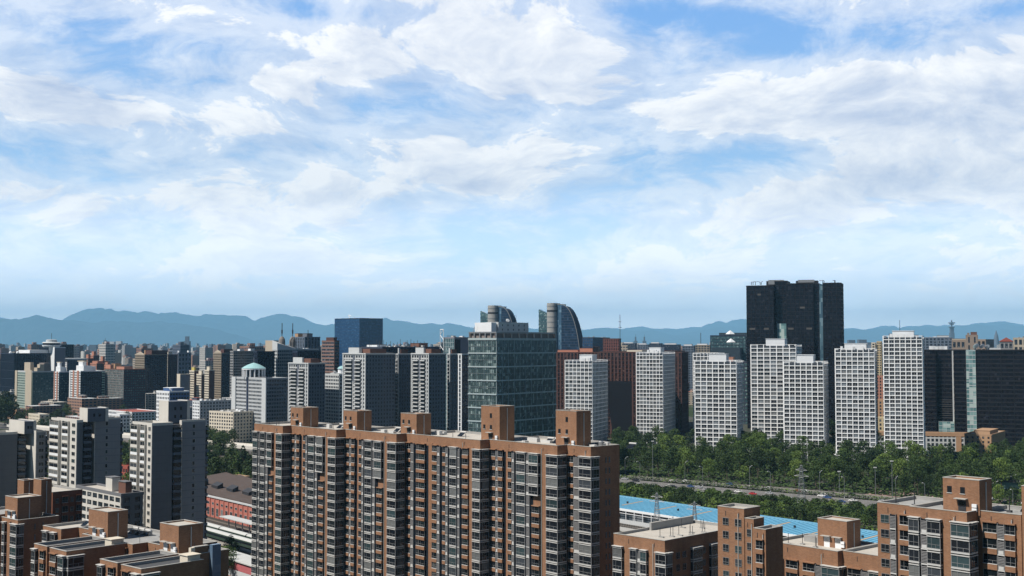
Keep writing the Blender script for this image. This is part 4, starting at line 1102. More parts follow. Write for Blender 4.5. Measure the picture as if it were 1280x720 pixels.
# ================================================================== the rest of the towers, surveyed one by one
def mid_city():
    B = 'office building'; T = 'tower block'
    FLANK = mat('shaded_flank', (.115, .135, .17), .8, .12); PALEG = mat('soft_grey', (.44, .45, .455), .8, .12)  # flank shade put into a darker wall colour than the lit front
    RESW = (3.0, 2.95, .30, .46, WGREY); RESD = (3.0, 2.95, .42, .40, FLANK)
    # ---- grey residential towers behind the long brick slab
    def resi(xs, yt, D, label, hut, notch=True, wing=None):
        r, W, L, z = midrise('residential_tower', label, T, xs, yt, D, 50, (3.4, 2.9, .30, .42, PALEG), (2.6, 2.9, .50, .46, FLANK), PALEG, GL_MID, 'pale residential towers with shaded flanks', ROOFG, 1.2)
        m = MB(); f = Face('front', W, L); n = int(z / 2.9) - 1
        for a, b in ((.10, .42), (.55, .80)):
            for j in range(n): f.box(m, W * a, W * b, .3, 1.5, j * 2.9 + 1, j * 2.9 + 1.9, PALEG if j % 4 else WGREY)
            f.box(m, W * (a + .02), W * (b - .02), .3, .9, 1, z - 5, G_DARK)
        m.obj('balcony', r)
        m = MB(); f.box(m, W * .44, W * .53, .3, .55, z * .72, z - 1.6, BLUEG); f.box(m, -.3, W * .03, .3, .7, 0, z, WGREY); f.box(m, W * .86, W * .90, .3, .7, 0, z, WGREY); f.box(m, W * .97, W + .3, .3, .7, 0, z, WGREY); m.obj('pier', r)
        m = MB(); m.box(W * .15, L * .06, z - 1, W * .62, L * .16, z + 4.2, WGREY); o = m.obj('penthouse', r)
        m = MB(); m.box(W * .3, L * .18, z - 1, W * .95, L * .75, z + 3.2, mat('brown_render', (.15, .075, .055))); m.obj('penthouse', r)
        m = MB(); m.box(-.9, -.9, z - .9, W + .9, L + .9, z - .5, WGREY); m.obj('cornice', r)
        return r
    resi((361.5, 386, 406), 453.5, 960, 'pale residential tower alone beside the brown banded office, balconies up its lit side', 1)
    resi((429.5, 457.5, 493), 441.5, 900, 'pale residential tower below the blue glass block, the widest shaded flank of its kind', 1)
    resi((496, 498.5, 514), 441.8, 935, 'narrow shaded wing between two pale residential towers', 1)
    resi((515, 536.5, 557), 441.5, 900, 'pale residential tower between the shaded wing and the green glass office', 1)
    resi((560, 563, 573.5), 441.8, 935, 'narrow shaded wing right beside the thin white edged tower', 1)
    midrise('residential_tower', 'short pale residential tower with a satellite dish, under the brown banded office', T, (405, 424, 431), 467.5, 985, 50, (2.7, 2.9, .26, .42, WGREY), RESW, WGREY, GL_MID, 'pale residential towers with shaded flanks', tops=[('dish', .6, .3, 1.6, .6, 20)])
    midrise('office_tower', 'thin white edged tower squeezed beside the green glass office', T, (573, 577.5, 588), 442, 860, 45, (3, 3, .5, .1, WHITE), (2.2, 3, .2, .2, DKBLUE), WGREY, GL_MID, None)
    # ---- tower with the pale green belvedere
    r, W, L, z = midrise('office_tower', 'grey banded tower crowned by a round columned belvedere with a pale green dome', T, (291, 333, 361), 472.5, 1010, 50, (2.4, 3.1, .22, .48), (2.4, 3.1, .22, .46, mat('mist_blue', (.17, .19, .225), .8, .1)), mat('mist_grey', (.42, .44, .455), .8, .1), GL_MID, None)
    f = Face('front', W, L)
    for x0_, x1_, d_, mm in ((0, .12, 1.2, WGREY), (.44, .49, .75, NAVY), (.9, 1.02, 1.2, WGREY)): m = MB(); m.box(W * x0_, -d_, 0, W * x1_, 0, z, mm); m.obj('pier', r)
    cx, cy, R0 = W * .42, L * .32, 9.5; d = MB(); k = 16
    d.lathe([(R0 * .72, z), (R0 * .72, z + 7.5)], GL_MID, 24, cx, cy)
    for i in range(k): a = 2 * math.pi * i / k; d.beam((cx + R0 * math.cos(a), cy + R0 * math.sin(a), z), (cx + R0 * math.cos(a), cy + R0 * math.sin(a), z + 6.6), .62, WHITE, 6)
    d.lathe([(R0 + .8, z + 6.5), (R0 + .8, z + 7.6)], WHITE, 32, cx, cy); o = d.obj('belvedere', r)
    d = MB(); d.lathe([(R0 + 1.0, z + 7.6), (R0 * .86, z + 9.2), (R0 * .55, z + 10.7), (R0 * .25, z + 11.8), (.3, z + 12.4)], mat('verdigris', (.30, .50, .52), .6, .15), 32, cx, cy); d.beam((cx, cy, z + 12), (cx, cy, z + 17), .2, METAL); d.obj('dome', o)
    d = MB(); d.lathe([(3.2, 0), (3.2, 3.6)], WHITE, 12); d.lathe([(3.9, 3.6), (2.2, 5.2), (.4, 6)], mat('verdigris', (.30, .50, .52)), 16); rr = empty('pavilion', tuple(at(427, 463, D=1040))[:2] + (0,), 0, 'small rooftop pavilion with a pale green roof peeking over the short pale tower', 'pavilion'); o = d.obj('dome', rr); o.location.z = zat(427, 466, 1040); d = MB(); d.box(-9, -6, 0, 9, 12, zat(427, 466, 1040), WGREY); d.obj('wall', rr)
    # ---- broadcasting complex
    r, W, L, z = midrise('office_building', 'grey office slab with a sloping roof line and two domed antenna turrets', B, (341, 347, 398), 436, 1250, 52, (2.4, 3.6, .3, .4, WGREY), (2.2, 3.6, .25, .45, mat('mid_grey', (.25, .255, .26), .8, .1)), WGREY, GL_MID, None, tops=[('dish', .4, .45, 2.6, .5, 30), ('units', 3, 6)])
    m = MB(); m.prism([(-.4, -.4), (W, -.4), (W, L * .45), (-.4, L * .45)], z - .5, [z + 9, z + 6, z + .3, z + 2], WGREY); m.obj('sloping_parapet', r)
    for q, (u, v) in enumerate(((.5, .16), (.5, .42))):
        d = MB(); cx, cy = W * u, L * v; d.lathe([(3.4, z - 1), (3.6, z + 7), (3.2, z + 10), (1.8, z + 12.4), (.5, z + 13)], mat('warm_grey', (.20, .18, .165), .8, .2), 14, cx, cy); d.beam((cx, cy, z + 12), (cx, cy, z + 27), .42, DMETAL, 6); d.beam((cx, cy, z + 16), (cx, cy, z + 20), .8, DMETAL, 6); d.obj('antenna_turret', r)
    mast(r, W * .5, L * .8, z, 20, .35, 3)
    midrise('office_building', 'slate twin pillar office block behind the sloping roofed slab', B, (368, 381, 400), 421, 1400, 52, (4, 3.6, .5, .12, mat('slate_blue', (.12, .15, .20), .7, .1)), (4, 3.6, .4, .12, mat('slate_blue', (.12, .15, .20))), mat('slate_blue', (.12, .15, .20)), GL_MID, None, tops=[('hut', .05, .35, 0, .3, 4, TAN), ('hut', .0, .3, .72, 1.0, 4, BLUEG), ('hut', .5, .9, .2, .45, 4, BLUEG)])
    midrise('office_building', 'dark ribbed office block below the slate twin pillar block', B, (366, 372, 401), 438.5, 1200, 52, (2, 20, .4, .1), (2, 12, .4, .1), NAVY, GL_BROWN, None)
    midrise('office_building', 'beige stone block standing behind the dark wide office', B, (332, 342, 344), 425.5, 1420, 52, (4, 4, .9, .9), (4, 4, .9, .9), BEIGE, GL_MID, None)
    midrise('office_building', 'wide dark navy office behind the green domed belvedere', B, (317, 322, 343), 439, 1230, 52, (3, 3.8, .3, .12), (3, 3.8, .2, .1), NAVY, GL_BLACK, None)
    midrise('office_tower', 'brown banded office tower against the blue glass block', B, (402.5, 418, 424), 425.5, 1330, 45, (8, 3.7, .04, .5, mat('brown_band', (.22, .14, .12), .8, .12)), (8, 3.7, .1, .5), BROWN, GL_MID, None, tops=[('hut', .3, .9, .1, .8, 3.2, BROWN2)])
    r, W, L, z = midrise('office_tower', 'deep blue glass cube towering over the pale residential towers', B, (418.5, 449.5, 478.5), 397.5, 1480, 44, (2.4, 4.0, .05, .05, NAVY), (2.4, 4.0, .05, .05, NAVY), NAVY, GL_BLUE, None, d=.14, par=.8)
    m = MB(); m.beam((W * .5, 4, z), (W * .5 - 2, 4, z + 4.5), .5, WHITE); m.beam((W * .5 - 2, 4, z + 4.5), (W * .5 + 4, 4, z + 2.5), .35, WHITE); m.beam((W * .7, 4, z), (W * .7, 4, z + 2), .4, WHITE); m.obj('maintenance_crane', r)
    # ---- long dark roof with rows of poles
    r, W, L, z = midrise('office_building', 'long dark office roof carrying rows of poles, behind the pale residential towers', B, (452, 478, 556), 433.5, 1150, 52, (3, 3.6, .2, .3), (3, 3.6, .2, .3), DKBLUE, GL_BLACK, None, tops=[('hut', .1, .6, .05, .2, 2, WHITE), ('hut', .1, .5, .75, .9, 3.5, BROWN), ('units', 12, 14)])
    for i in range(17): mast(r, W * (.3 + .3 * (i % 2)), L * (.03 + .055 * i), z - .5, 4 + (i * 37 % 5), .22)
    r, W, L, z = midrise('office_building', 'glass fronted office with a zigzag lattice sign mast on its roof', B, (554.5, 568, 588), 421.5, 1080, 45, (2.6, 3.8, .2, .1, mat('pale_teal_frame', (.30, .36, .38), .6, .1)), (14, 40, .15, .05, mat('lilac_grey', (.20, .19, .225), .8, .08)), mat('lilac_grey', (.20, .19, .225), .8, .08), GL_TEAL, None, tops=[('units', 5, 8)])
    m = MB(); m.box(W * .99, 0, 0, W + .35, L * .95, z - 1.5, mat('lilac_grey', (.20, .19, .225))); m.box(W + .3, 0, 0, W + .4, L * .35, z - 2, BLACK); m.obj('end_wall', r)
    x0, x1 = -3.5, 1.0; m = MB(); zb = z - 12
    for x in (x0, x1): m.beam((x, -1, zb), (x, -1, z + 7), .35, WHITE)
    for j in range(4): m.beam((x0 if j % 2 else x1, -1, zb + j * 4.8), (x1 if j % 2 else x0, -1, zb + (j + 1) * 4.7), .3, WHITE)
    m.beam((x0, -1, z + 7), (x1, -1, z + 7), .4, WHITE); m.beam((x1, -1, zb), (x1, .5, zb), .4, WHITE); m.obj('lattice_mast', r)
    for i in range(9): mast(r, W * (.1 + .09 * i), 3, z - .6, 2.6, .12)
    # ---- left group
    r, W, L, z = midrise('office_building', 'wide navy office slab with fine ribs and small white domes along its roof', B, (1, 18, 63), 441.5, 1680, 50, (2.2, 12, .3, .04), (2.6, 12, .35, .05), NAVY, GL_BLACK, None)
    for i in range(4): d = MB(); d.lathe([(2.2, z - .3), (2, z + 1.4), (1.1, z + 2.4), (.2, z + 2.8)], WHITE, 12, W * .5, L * (.08 + .2 * i)); d.obj('roof_dome', r)
    m = MB(); m.box(W * .1, L * .46, z - .4, W * .9, L * .98, z + 4.4, WHITE); m.obj('penthouse', r)
    r, W, L, z = midrise('office_tower', 'white service tower carrying a round dark rooftop restaurant with a mast', B, (61.5, 68.5, 81.5), 434, 1700, 50, (5, 60, .98, .5, WHITE), (6, 60, .95, .5, mat('lilac_grey', (.20, .19, .225))), WHITE, GL_MID, None)
    d = MB(); cx, cy = W * .2, L * .1; d.lathe([(11, z), (12.5, z + 2), (12.5, z + 3)], WHITE, 24, cx, cy); d.lathe([(12, z + 3), (12, z + 6)], NAVY, 24, cx, cy); d.lathe([(13, z + 6), (11, z + 7.5)], WGREY, 24, cx, cy); d.lathe([(7.5, z + 7.5), (7.5, z + 10.5), (5, z + 11)], WGREY, 20, cx, cy); d.beam((cx, cy, z + 11), (cx, cy, z + 20), .3, DMETAL); d.obj('restaurant_drum', r)
    midrise('office_building', 'dark navy cube behind the round restaurant', B, (49, 78, 92), 430.5, 1850, 50, (3, 12, .3, .1), (3, 12, .3, .1), NAVY, GL_BLACK, None)
    r, W, L, z = midrise('residential_tower', 'pale residential tower with green glazed balconies and a notched stone crown', T, (20, 41, 67), 464, 1400, 50, (3.2, 3.0, .25, .5, mat('sage_render', (.30, .36, .32), .8, .12)), (3.2, 3, .35, .4, mat('dim_teal', (.06, .10, .105), .7, .2)), WGREY, GL_TEAL, None, par=1.5)
    m = MB(); m.box(-.8, -.9, 0, W * .12, .5, z, BEIGE); m.obj('pier', r); m = MB(); m.box(W * .62, -1.0, 0, W * .98, .5, z + 1.2, BEIGE); m.obj('pier', r)
    m = MB(); m.box(W * .45, 1, z - 1, W * .8, 5, z + 10, BEIGE); m.box(W * .5, 5, z - 1, W, 9, z + 4, BEIGE); m.box(W * .85, 8, z - 1, W * 1.0, 13, z + 8, BEIGE); m.box(W * .7, 13, z - 1, W * 1.0, 20, z + 9.5, mat('taupe', (.20, .175, .165), .8, .2)); m.obj('crown_wall', r)
    for n, (xs, yt, D, lab) in enumerate((((66, 74, 89), 464.5, 1500, 'narrower of two joined towers with orange and white lit edges and navy flanks'), ((88, 101, 131), 463.5, 1460, 'broader of two joined towers with orange and white lit edges and navy flanks'))):
        r, W, L, z = midrise('residential_tower', lab, T, xs, yt, D, 50, (3.2, 3.0, .12, .48, WHITE), (2.6, 3.0, .25, .25, NAVY), WHITE, GL_TEAL if n == 0 else GL_BLACK, None, par=1.2)
        for x0_, x1_, mm in ((.30, .42, PINK), (.70, .86, PINK), (-.03, .05, WHITE)): m = MB(); m.box(W * x0_, -.9, 0, W * x1_, 0, z, mm); m.obj('pier', r)
        m = MB(); zz = int(z / 3)
        for j in range(2, zz): m.box(W, L * .88, j * 3, W + 1.2, L * .99, j * 3 + 1.3, mat('mint_panel', (.28, .42, .38), .7, .1))
        m.obj('balcony', r)
        m = MB(); m.box(W * .1, L * .2, z - 1, W * .8, L * .55, z + 6, WHITE); m.box(W * .2, L * .25, z + 6, W * .6, L * .4, z + 11, WHITE); m.box(W * .1, L * .24, z + 11, W * .7, L * .45, z + 11.8, CREAM); m.box(W * .05, L * .6, z - 1, W * .6, L * .8, z + 5, WHITE); m.obj('roof_structure', r)
    midrise('office_building', 'pale office with a wide cream T shaped roof slab', B, (76, 84, 108), 449, 1750, 50, (4, 3.4, .5, .3, WHITE), (4, 3.4, .7, .5, DKBLUE), WHITE, GL_MID, None, tops=[('hut', -.2, 1.0, -.1, 1.1, .9, CREAM)])
    for n, (x, y, D, h) in enumerate(((110, 444, 1900, 6), (117, 440, 1950, 6), (121, 450, 1850, 3), (128, 447, 1900, 7), (134, 452, 1820, 4))):
        lab = ['slim salmon turret block in the orange roofed cluster, beside the cream T shaped roof', 'tallest salmon turret block of the orange roofed cluster', 'low wide block in front of the salmon turrets', 'salmon turret block with a stepped top, middle of its cluster', 'salmon turret block at the foot of the cluster, next to the striped tower'][n]
        w = 7 if n != 2 else 16
        midrise('residential_tower', lab, T, (x - w * .5, x, x + w), y + 4, D, 50, (3, 3, .5, .4, PINK), (3, 3, .6, .5, BROWN), PINK, GL_MID, 'orange roofed cluster', REDT, tops=[('hut', .1, .9, .1, .5, h, PINK)])
    midrise('residential_tower', 'striped tower with mint and white window strips and a dark red flank', T, (131, 155, 182), 461.5, 1440, 50, (4.4, 3.0, .28, .22, mat('taupe', (.20, .175, .165))), (2.6, 3.0, .3, .4, mat('dark_plum', (.07, .038, .045), .8, .2)), BROWN, GL_TEAL, None, tops=[('hut', .05, .3, .0, .15, 5, PINK), ('hut', .5, .9, .1, .5, 3, PINK), ('hut', .0, .2, .3, .6, 6, TAN)])
    r, W, L, z = midrise('residential_tower', 'brown tower with an arched beige top storey and a broad dark flank', T, (169, 181, 209), 443, 1540, 50, (3.0, 3.0, .4, .38, mat('khaki', (.26, .22, .17), .8, .12)), (2.4, 3.0, .3, .35, NAVY), mat('khaki', (.26, .22, .17)), GL_BROWN, None)  # shade of the brown tower's flank put into navy
    m = MB(); m.prism([(-.5, -.6), (W + .3, -.6), (W + .3, .3), (-.5, .3)], z - .6, [z + .2, z + .2, z + .2, z + .2], BEIGE); m.prism([(W * .1, -.5), (W * .5, -.5), (W * .5, .8), (W * .1, .8)], z, [z + .4, z + 3.2, z + 3.2, z + .4], BEIGE); m.prism([(W * .5, -.5), (W * .9, -.5), (W * .9, .8), (W * .5, .8)], z, [z + 3.2, z + .4, z + .4, z + 3.2], BEIGE); m.obj('gable', r)
    m = MB(); m.box(W * .4, L * .3, z - 1, W + .35, L + .3, z + 5.2, BROWN2); m.box(W * .3, L * .28, z - 1, W * .4, L * .6, z + 5.6, TAN); m.obj('penthouse', r)
    midrise('residential_tower', 'dark red tower with a cream lit edge and pale roof boxes', T, (206, 210, 222), 443, 1600, 50, (2, 3, .4, .3, CREAM), (8, 3, .8, .2, mat('dark_plum', (.07, .038, .045))), BROWN2, GL_BROWN, None, tops=[('hut', .1, .9, .05, .5, 3.4, CREAM)])
    midrise('office_tower', 'lilac grey tower with a regular pattern of square windows', T, (221, 223, 239), 440.5, 1780, 50, (4, 3.4, .5, .45), (5, 6.6, .5, .45), mat('lilac_grey2', (.16, .175, .22), .8, .08), GL_BLACK, None, tops=[('hut', .1, .9, .05, .12, 2.6, WHITE), ('hut', .1, .9, .8, .95, 2.8, WHITE)])
    midrise('residential_tower', 'blank dark slab with a cream end, standing before the lilac tower', T, (221.5, 225.5, 237.5), 467.5, 1480, 50, (4, 30, .98, .5, CREAM), (14, 30, .98, .6, mat('lilac_grey2', (.16, .175, .22))), CREAM, GL_MID, None)
    for n, (xs, y, lab) in enumerate((((237, 243, 248), 463, 'cream and brown striped tower with a yellow roof box, nearest the lilac tower'), ((246, 252, 257), 467.5, 'shortest of the cream and brown striped towers, in the middle of the trio'), ((256, 261.5, 268), 462.5, 'cream and brown striped tower touching the gabled dark tower'))):
        midrise('residential_tower', lab, T, xs, y, 1500 - n * 12, 50, (2.6, 3, .2, .45, CREAM), (12, 3, .98, .1, BROWN), CREAM, GL_MID, 'cream and brown trio', tops=[('hut', .2, .8, .2, .6, 4, [mat('yellow_render', (.5, .42, .12), .8, .1), CREAM, CREAM][n])])
    r, W, L, z = midrise('residential_tower', 'dark tower with a beige gabled lit face beside the grey banded block', T, (267, 277, 291), 441, 1520, 50, (3.0, 3.0, .4, .42, mat('khaki', (.26, .22, .17))), (3, 3, .4, .3, NAVY), mat('khaki', (.26, .22, .17)), GL_BROWN, None)  # shaded side painted navy, lit face kept brown
    m = MB(); m.prism([(W * .1, -.5), (W * .5, -.5), (W * .5, .8), (W * .1, .8)], z, [z + .4, z + 3.6, z + 3.6, z + .4], BEIGE); m.prism([(W * .5, -.5), (W * .9, -.5), (W * .9, .8), (W * .5, .8)], z, [z + 3.6, z + .4, z + .4, z + 3.6], BEIGE); m.obj('gable', r)
    m = MB(); m.box(W * .6, L * .2, z - 1, W, L, z + 4.8, BROWN2); m.obj('penthouse', r)
    midrise('office_building', 'wide grey banded block half hidden by the domed tower', B, (288, 292, 319), 438.5, 1440, 52, (2.6, 3.2, .2, .45), (2.4, 3.2, .15, .5), mat('mid_grey', (.25, .255, .26)), GL_MID, None, tops=[('hut', .1, .9, .3, .5, 2, WHITE), ('hut', .1, .9, .8, .98, 2.6, WHITE)])
    r, W, L, z = midrise('office_building', 'low office, white grid front and cobalt blue flank, over the grey lift house', B, (196, 212, 236.5), 489, 930, 45, (2.4, 3.0, .4, .42, WHITE), (2.6, 3.0, .22, .5, mat('cobalt_panel', (.06, .12, .27), .5, .1)), WHITE, GL_MID, None, tops=[('dish', .9, .1, 1.4, .6, 0), ('hut', .2, .9, .2, .8, 2.2, mat('cobalt_panel', (.06, .12, .27)))])
    midrise('walk_up_block', 'long cream walk-up block with shop roofs, left of the domed tower'.replace(', left of', ' beside'), 'block', (262, 292, 330), 515, 1010, 38, (3.2, 2.9, .4, .42, CREAM), (3.2, 2.9, .45, .42), CREAM, GL_MID, None, tops=[('units', 8, 9)])
    midrise('walk_up_block', 'white walk-up block behind the cream one, rubble of roof sheds on top', 'block', (241, 250, 292), 501, 1120, 48, (3.2, 2.9, .4, .42, WHITE), (3.2, 2.9, .45, .42), WGREY, GL_MID, None, tops=[('units', 9, 12)])
    midrise('walk_up_block', 'white row with a low red roof at the foot of the striped tower', 'block', (136, 165, 201), 515, 1250, 48, (3.4, 3, .35, .4, WHITE), (3.4, 3, .4, .4, WHITE), WHITE, GL_MID, None, REDT)
    midrise('walk_up_block', 'small white block with dark windows below the red roofed row', 'block', (134, 150, 162), 518, 1130, 48, (3.4, 3, .35, .4, WHITE), (3.4, 3, .4, .4, WHITE), WHITE, GL_MID, None)
    midrise('low_house', 'small tan building at the foot of the green glazed tower', 'building', (10, 22, 38), 512, 1330, 48, (4, 3.4, .6, .5, TAN), (4, 3.4, .6, .5), TAN, GL_MID, None)
    midrise('low_house', 'small cream building with a flat roof between trees below the joined towers', 'building', (36, 50, 62), 518, 1200, 48, (4, 3.4, .6, .5, CREAM), (4, 3.4, .6, .5), CREAM, GL_MID, None)
    r, W, L, z = midrise('low_house', 'shed with a bright red roof seen between two grey towers', 'shed', (146, 160, 175), 582, 690, 46, (3, 4, .3, .5, REDT), (3, 4, .3, .5), REDT, GL_MID, None, mat('crimson_sheet', (.55, .045, .06), .6, .15))
    # walk-up row under the middle grey tower pair
    midrise('walk_up_block', 'low grey block with white balconies between the two grey concrete towers', 'block', (96, 152, 178), 617, 415, 46, (4.6, 2.9, .22, .38, CONCB), (3.6, 2.9, .5, .4), CONC, GL_MID, None, ROOF, tops=[('hut', .52, .66, .3, .7, 4.2, CONCB), ('hut', .8, .95, .3, .6, 3.5, BROWN)])
    # ---- behind the middle and right groups
    midrise('office_building', 'dark blue glass block between the curved towers and the red brown cube', B, (728, 741, 762), 421.5, 1600, 20, (3.2, 3.8, .15, .2, DKBLUE), (3.2, 3.8, .15, .2), DKBLUE, GL_BLUE, None, tops=[('units', 4, 5)])
    r, W, L, z = midrise('office_building', 'red brown cube with a tall thin mast beside it', B, (754, 774, 776), 423, 1500, 22, (2.4, 3.6, .5, .25, mat('rust_panel', (.15, .055, .045), .7, .2)), (3, 3.6, .4, .3), BROWN2, GL_BROWN, None)
    mast(r, W + .5, 2, z - 6, 36, .35, 2)
    names = ['navy office slab in the hazy row, first behind the red brown cube', 'pale edged office slab in the hazy row, behind the red brown complex', 'blue grey office slab in the hazy row with a flat white roof', 'broad dark office slab in the hazy row', 'office slab with fine vertical ribs in the hazy row', 'office slab at the end of the hazy row, before the terraced glass building']
    for n, (a, b, y, D) in enumerate(((776, 796, 429, 2500), (797, 812, 430.5, 2300), (812, 828, 429, 2400), (828, 851, 430.5, 2150), (853, 869, 432, 2050), (869, 889, 431, 2200))):
        c = [DKBLUE, mat('slate_blue', (.12, .15, .20)), DKBLUE, NAVY, mat('slate_blue', (.12, .15, .20)), mat('khaki', (.26, .22, .17))][n]
        midrise('office_building', names[n], B, (a, b - 2, b), y, D, 20, (5, 4, .3, .35, c), (5, 4, .4, .4, c), c, GL_MID, 'hazy office row', tops=[('hut', .1, .8, .2, .6, 2, WHITE)])
    r, W, L, z = midrise('office_building', 'dark terraced glass office with small white roof peaks, beside the black skyscraper', B, (888, 932, 938), 419, 1520, 20, (4, 3.8, .12, .25, mat('ink_glass_panel', (.03, .045, .06), .5, .1)), (4, 3.8, .2, .25), NAVY, GL_TEAL, None, tops=[('hut', .2, .98, .3, .9, 3, mat('ink_glass_panel', (.03, .045, .06)))])
    for u, v, hh in ((.55, .1, 1.5), (.62, -.25, -9)): d = MB(); d.lathe([(6, z + hh), (3.4, z + hh + 2.4), (.2, z + hh + 4.8)], WHITE, 4, W * u, L * v); d.obj('roof_peak', r)
    m = MB(); m.box(W * .1, -20, 0, W * .9, -.5, z - 16, mat('ink_glass_panel', (.03, .045, .06))); m.obj('lower_terrace', r)
    midrise('office_building', 'low dark office with pale green roof terraces between two white towers', B, (896, 935, 940), 452, 1250, 20, (4, 3.8, .2, .3), (4, 3.8, .2, .3), DKBLUE, GL_TEAL, None, mat('green_roof', (.14, .20, .15), .9, .2), tops=[('units', 6, 9), ('hut', .3, .5, .2, .6, 5, PINK)])
    for n, (a, b, y, c, lab) in enumerate(((1089.5, 1094, 428, CREAM, 'slim cream apartment tower seen over the podium tower'), (1096, 1101.5, 426.5, mat('yellow_cream', (.52, .42, .26), .8, .1), 'slim yellow cream apartment tower in the gap of the white towers'))):
        midrise('residential_tower', lab, T, (a, b, b + 1), y, 1450, 20, (3, 3, .4, .4, c), (3, 3, .4, .4, c), c, GL_MID, None)
    for n, (a, b, y, D, c, lab) in enumerate(((1095, 1106, 470, 1250, PINK, 'salmon low block glimpsed in the gap between two white towers'), (1094, 1107, 500, 1150, TAN, 'tan low block glimpsed under the salmon one in the same gap'), (1093, 1108, 522, 1020, mat('yellow_cream', (.52, .42, .26)), 'yellow low block at the bottom of the gap between two white towers'))):
        midrise('low_house', lab, 'building', (a, b, b + 1), y, D, 20, (3, 3.2, .5, .4, c), (3, 3.2, .5, .4, c), c, GL_MID, None)
    G2 = mat('taupe_stone', (.27, .215, .175), .8, .15)
    midrise('office_building', 'slate blue office range behind the wide black building, roofs crowded with plant', B, (1152, 1190, 1194), 421.5, 1750, 20, (5, 4, .35, .3, mat('slate_blue', (.12, .15, .20))), (5, 4, .4, .4), mat('slate_blue', (.12, .15, .20)), GL_MID, None, tops=[('units', 15, 12), ('hut', .5, .9, .2, .6, 2.5, WGREY)])
    midrise('office_building', 'taupe stone building with tall windows behind the wide black building', B, (1190, 1212, 1214), 425, 1350, 20, (4.4, 9, .35, .3, G2), (5, 9, .4, .4, G2), G2, GL_MID, None, tops=[('hut', .0, 1, .2, .8, 1.4, BEIGE)])
    midrise('office_building', 'tall central block of the taupe stone building, stepped top', B, (1207.5, 1222, 1226), 418.5, 1340, 20, (6, 9, .7, .3, G2), (5, 9, .6, .4, G2), G2, GL_MID, None, tops=[('hut', .4, .95, .2, .8, 3.0, BROWN), ('hut', .1, .3, .2, .5, 2, G2)])
    midrise('office_building', 'outer wing of the taupe stone building with a shaded flank', B, (1221, 1232, 1242), 424, 1360, 34, (4.4, 9, .35, .3, G2), (8, 9, .8, .5, mat('mid_grey', (.25, .255, .26))), G2, GL_MID, None)
    r, W, L, z = midrise('office_building', 'stone building with bright red tiled hips beyond the satellite dishes', B, (1250, 1266, 1270), 427, 1400, 20, (4.4, 8, .35, .3, mat('mid_grey', (.25, .255, .26))), (5, 8, .5, .4), mat('mid_grey', (.25, .255, .26)), GL_MID, None, REDT)
    m = MB(); m.prism([(-1, -1), (W * .5, -1), (W * .5, L), (-1, L)], z, [z + .3, z + 5, z + 5, z + .3], REDT); m.prism([(W * .5, -1), (W + 1, -1), (W + 1, L), (W * .5, L)], z, [z + 5, z + .3, z + .3, z + 5], REDT); m.obj('tiled_roof', r)
    midrise('office_building', 'beige stone building next to the red tiled hips', B, (1267, 1290, 1292), 422, 1330, 20, (4.4, 8, .35, .3, BEIGE), (5, 8, .5, .4, BEIGE), BEIGE, GL_MID, None, tops=[('units', 4, 5)])
    # ---- landmarks in the haze
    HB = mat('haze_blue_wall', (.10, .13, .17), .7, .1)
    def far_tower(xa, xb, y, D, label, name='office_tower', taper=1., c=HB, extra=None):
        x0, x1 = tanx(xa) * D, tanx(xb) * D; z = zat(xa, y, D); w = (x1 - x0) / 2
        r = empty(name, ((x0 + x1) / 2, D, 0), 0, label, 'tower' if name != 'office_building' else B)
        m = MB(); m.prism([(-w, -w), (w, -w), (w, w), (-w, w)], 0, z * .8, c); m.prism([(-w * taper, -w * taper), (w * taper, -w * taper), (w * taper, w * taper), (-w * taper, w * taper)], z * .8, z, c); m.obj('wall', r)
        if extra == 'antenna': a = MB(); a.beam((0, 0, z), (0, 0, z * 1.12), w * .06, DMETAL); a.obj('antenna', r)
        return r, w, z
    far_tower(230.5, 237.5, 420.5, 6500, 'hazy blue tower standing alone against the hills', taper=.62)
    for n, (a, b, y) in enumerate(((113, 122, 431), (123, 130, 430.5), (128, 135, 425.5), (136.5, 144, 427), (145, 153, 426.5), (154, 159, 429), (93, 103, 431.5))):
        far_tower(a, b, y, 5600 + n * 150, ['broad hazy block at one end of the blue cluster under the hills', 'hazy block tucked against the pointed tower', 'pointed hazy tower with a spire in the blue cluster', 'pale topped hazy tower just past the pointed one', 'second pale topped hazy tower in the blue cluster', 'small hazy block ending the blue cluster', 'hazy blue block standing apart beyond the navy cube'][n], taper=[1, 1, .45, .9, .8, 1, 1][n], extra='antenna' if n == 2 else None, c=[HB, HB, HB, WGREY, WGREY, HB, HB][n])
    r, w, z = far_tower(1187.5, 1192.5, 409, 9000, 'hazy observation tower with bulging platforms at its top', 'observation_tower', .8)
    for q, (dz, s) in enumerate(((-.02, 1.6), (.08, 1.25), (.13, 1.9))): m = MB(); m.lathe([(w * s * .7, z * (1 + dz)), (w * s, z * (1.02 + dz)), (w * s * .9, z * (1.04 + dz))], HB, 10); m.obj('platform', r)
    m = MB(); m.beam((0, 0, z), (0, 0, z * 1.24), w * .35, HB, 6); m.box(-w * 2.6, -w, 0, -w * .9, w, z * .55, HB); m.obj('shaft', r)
    r = empty('office_tower', (tanx(1245.5) * 7000, 7000, 0), 0, 'hazy cone shaped tower beyond the red tiled building', 'tower'); z = zat(1245, 413, 7000); m = MB(); m.lathe([(19, 0), (18, z * .5), (11, z * .8), (1.5, z)], HB, 10); m.obj('wall', r)
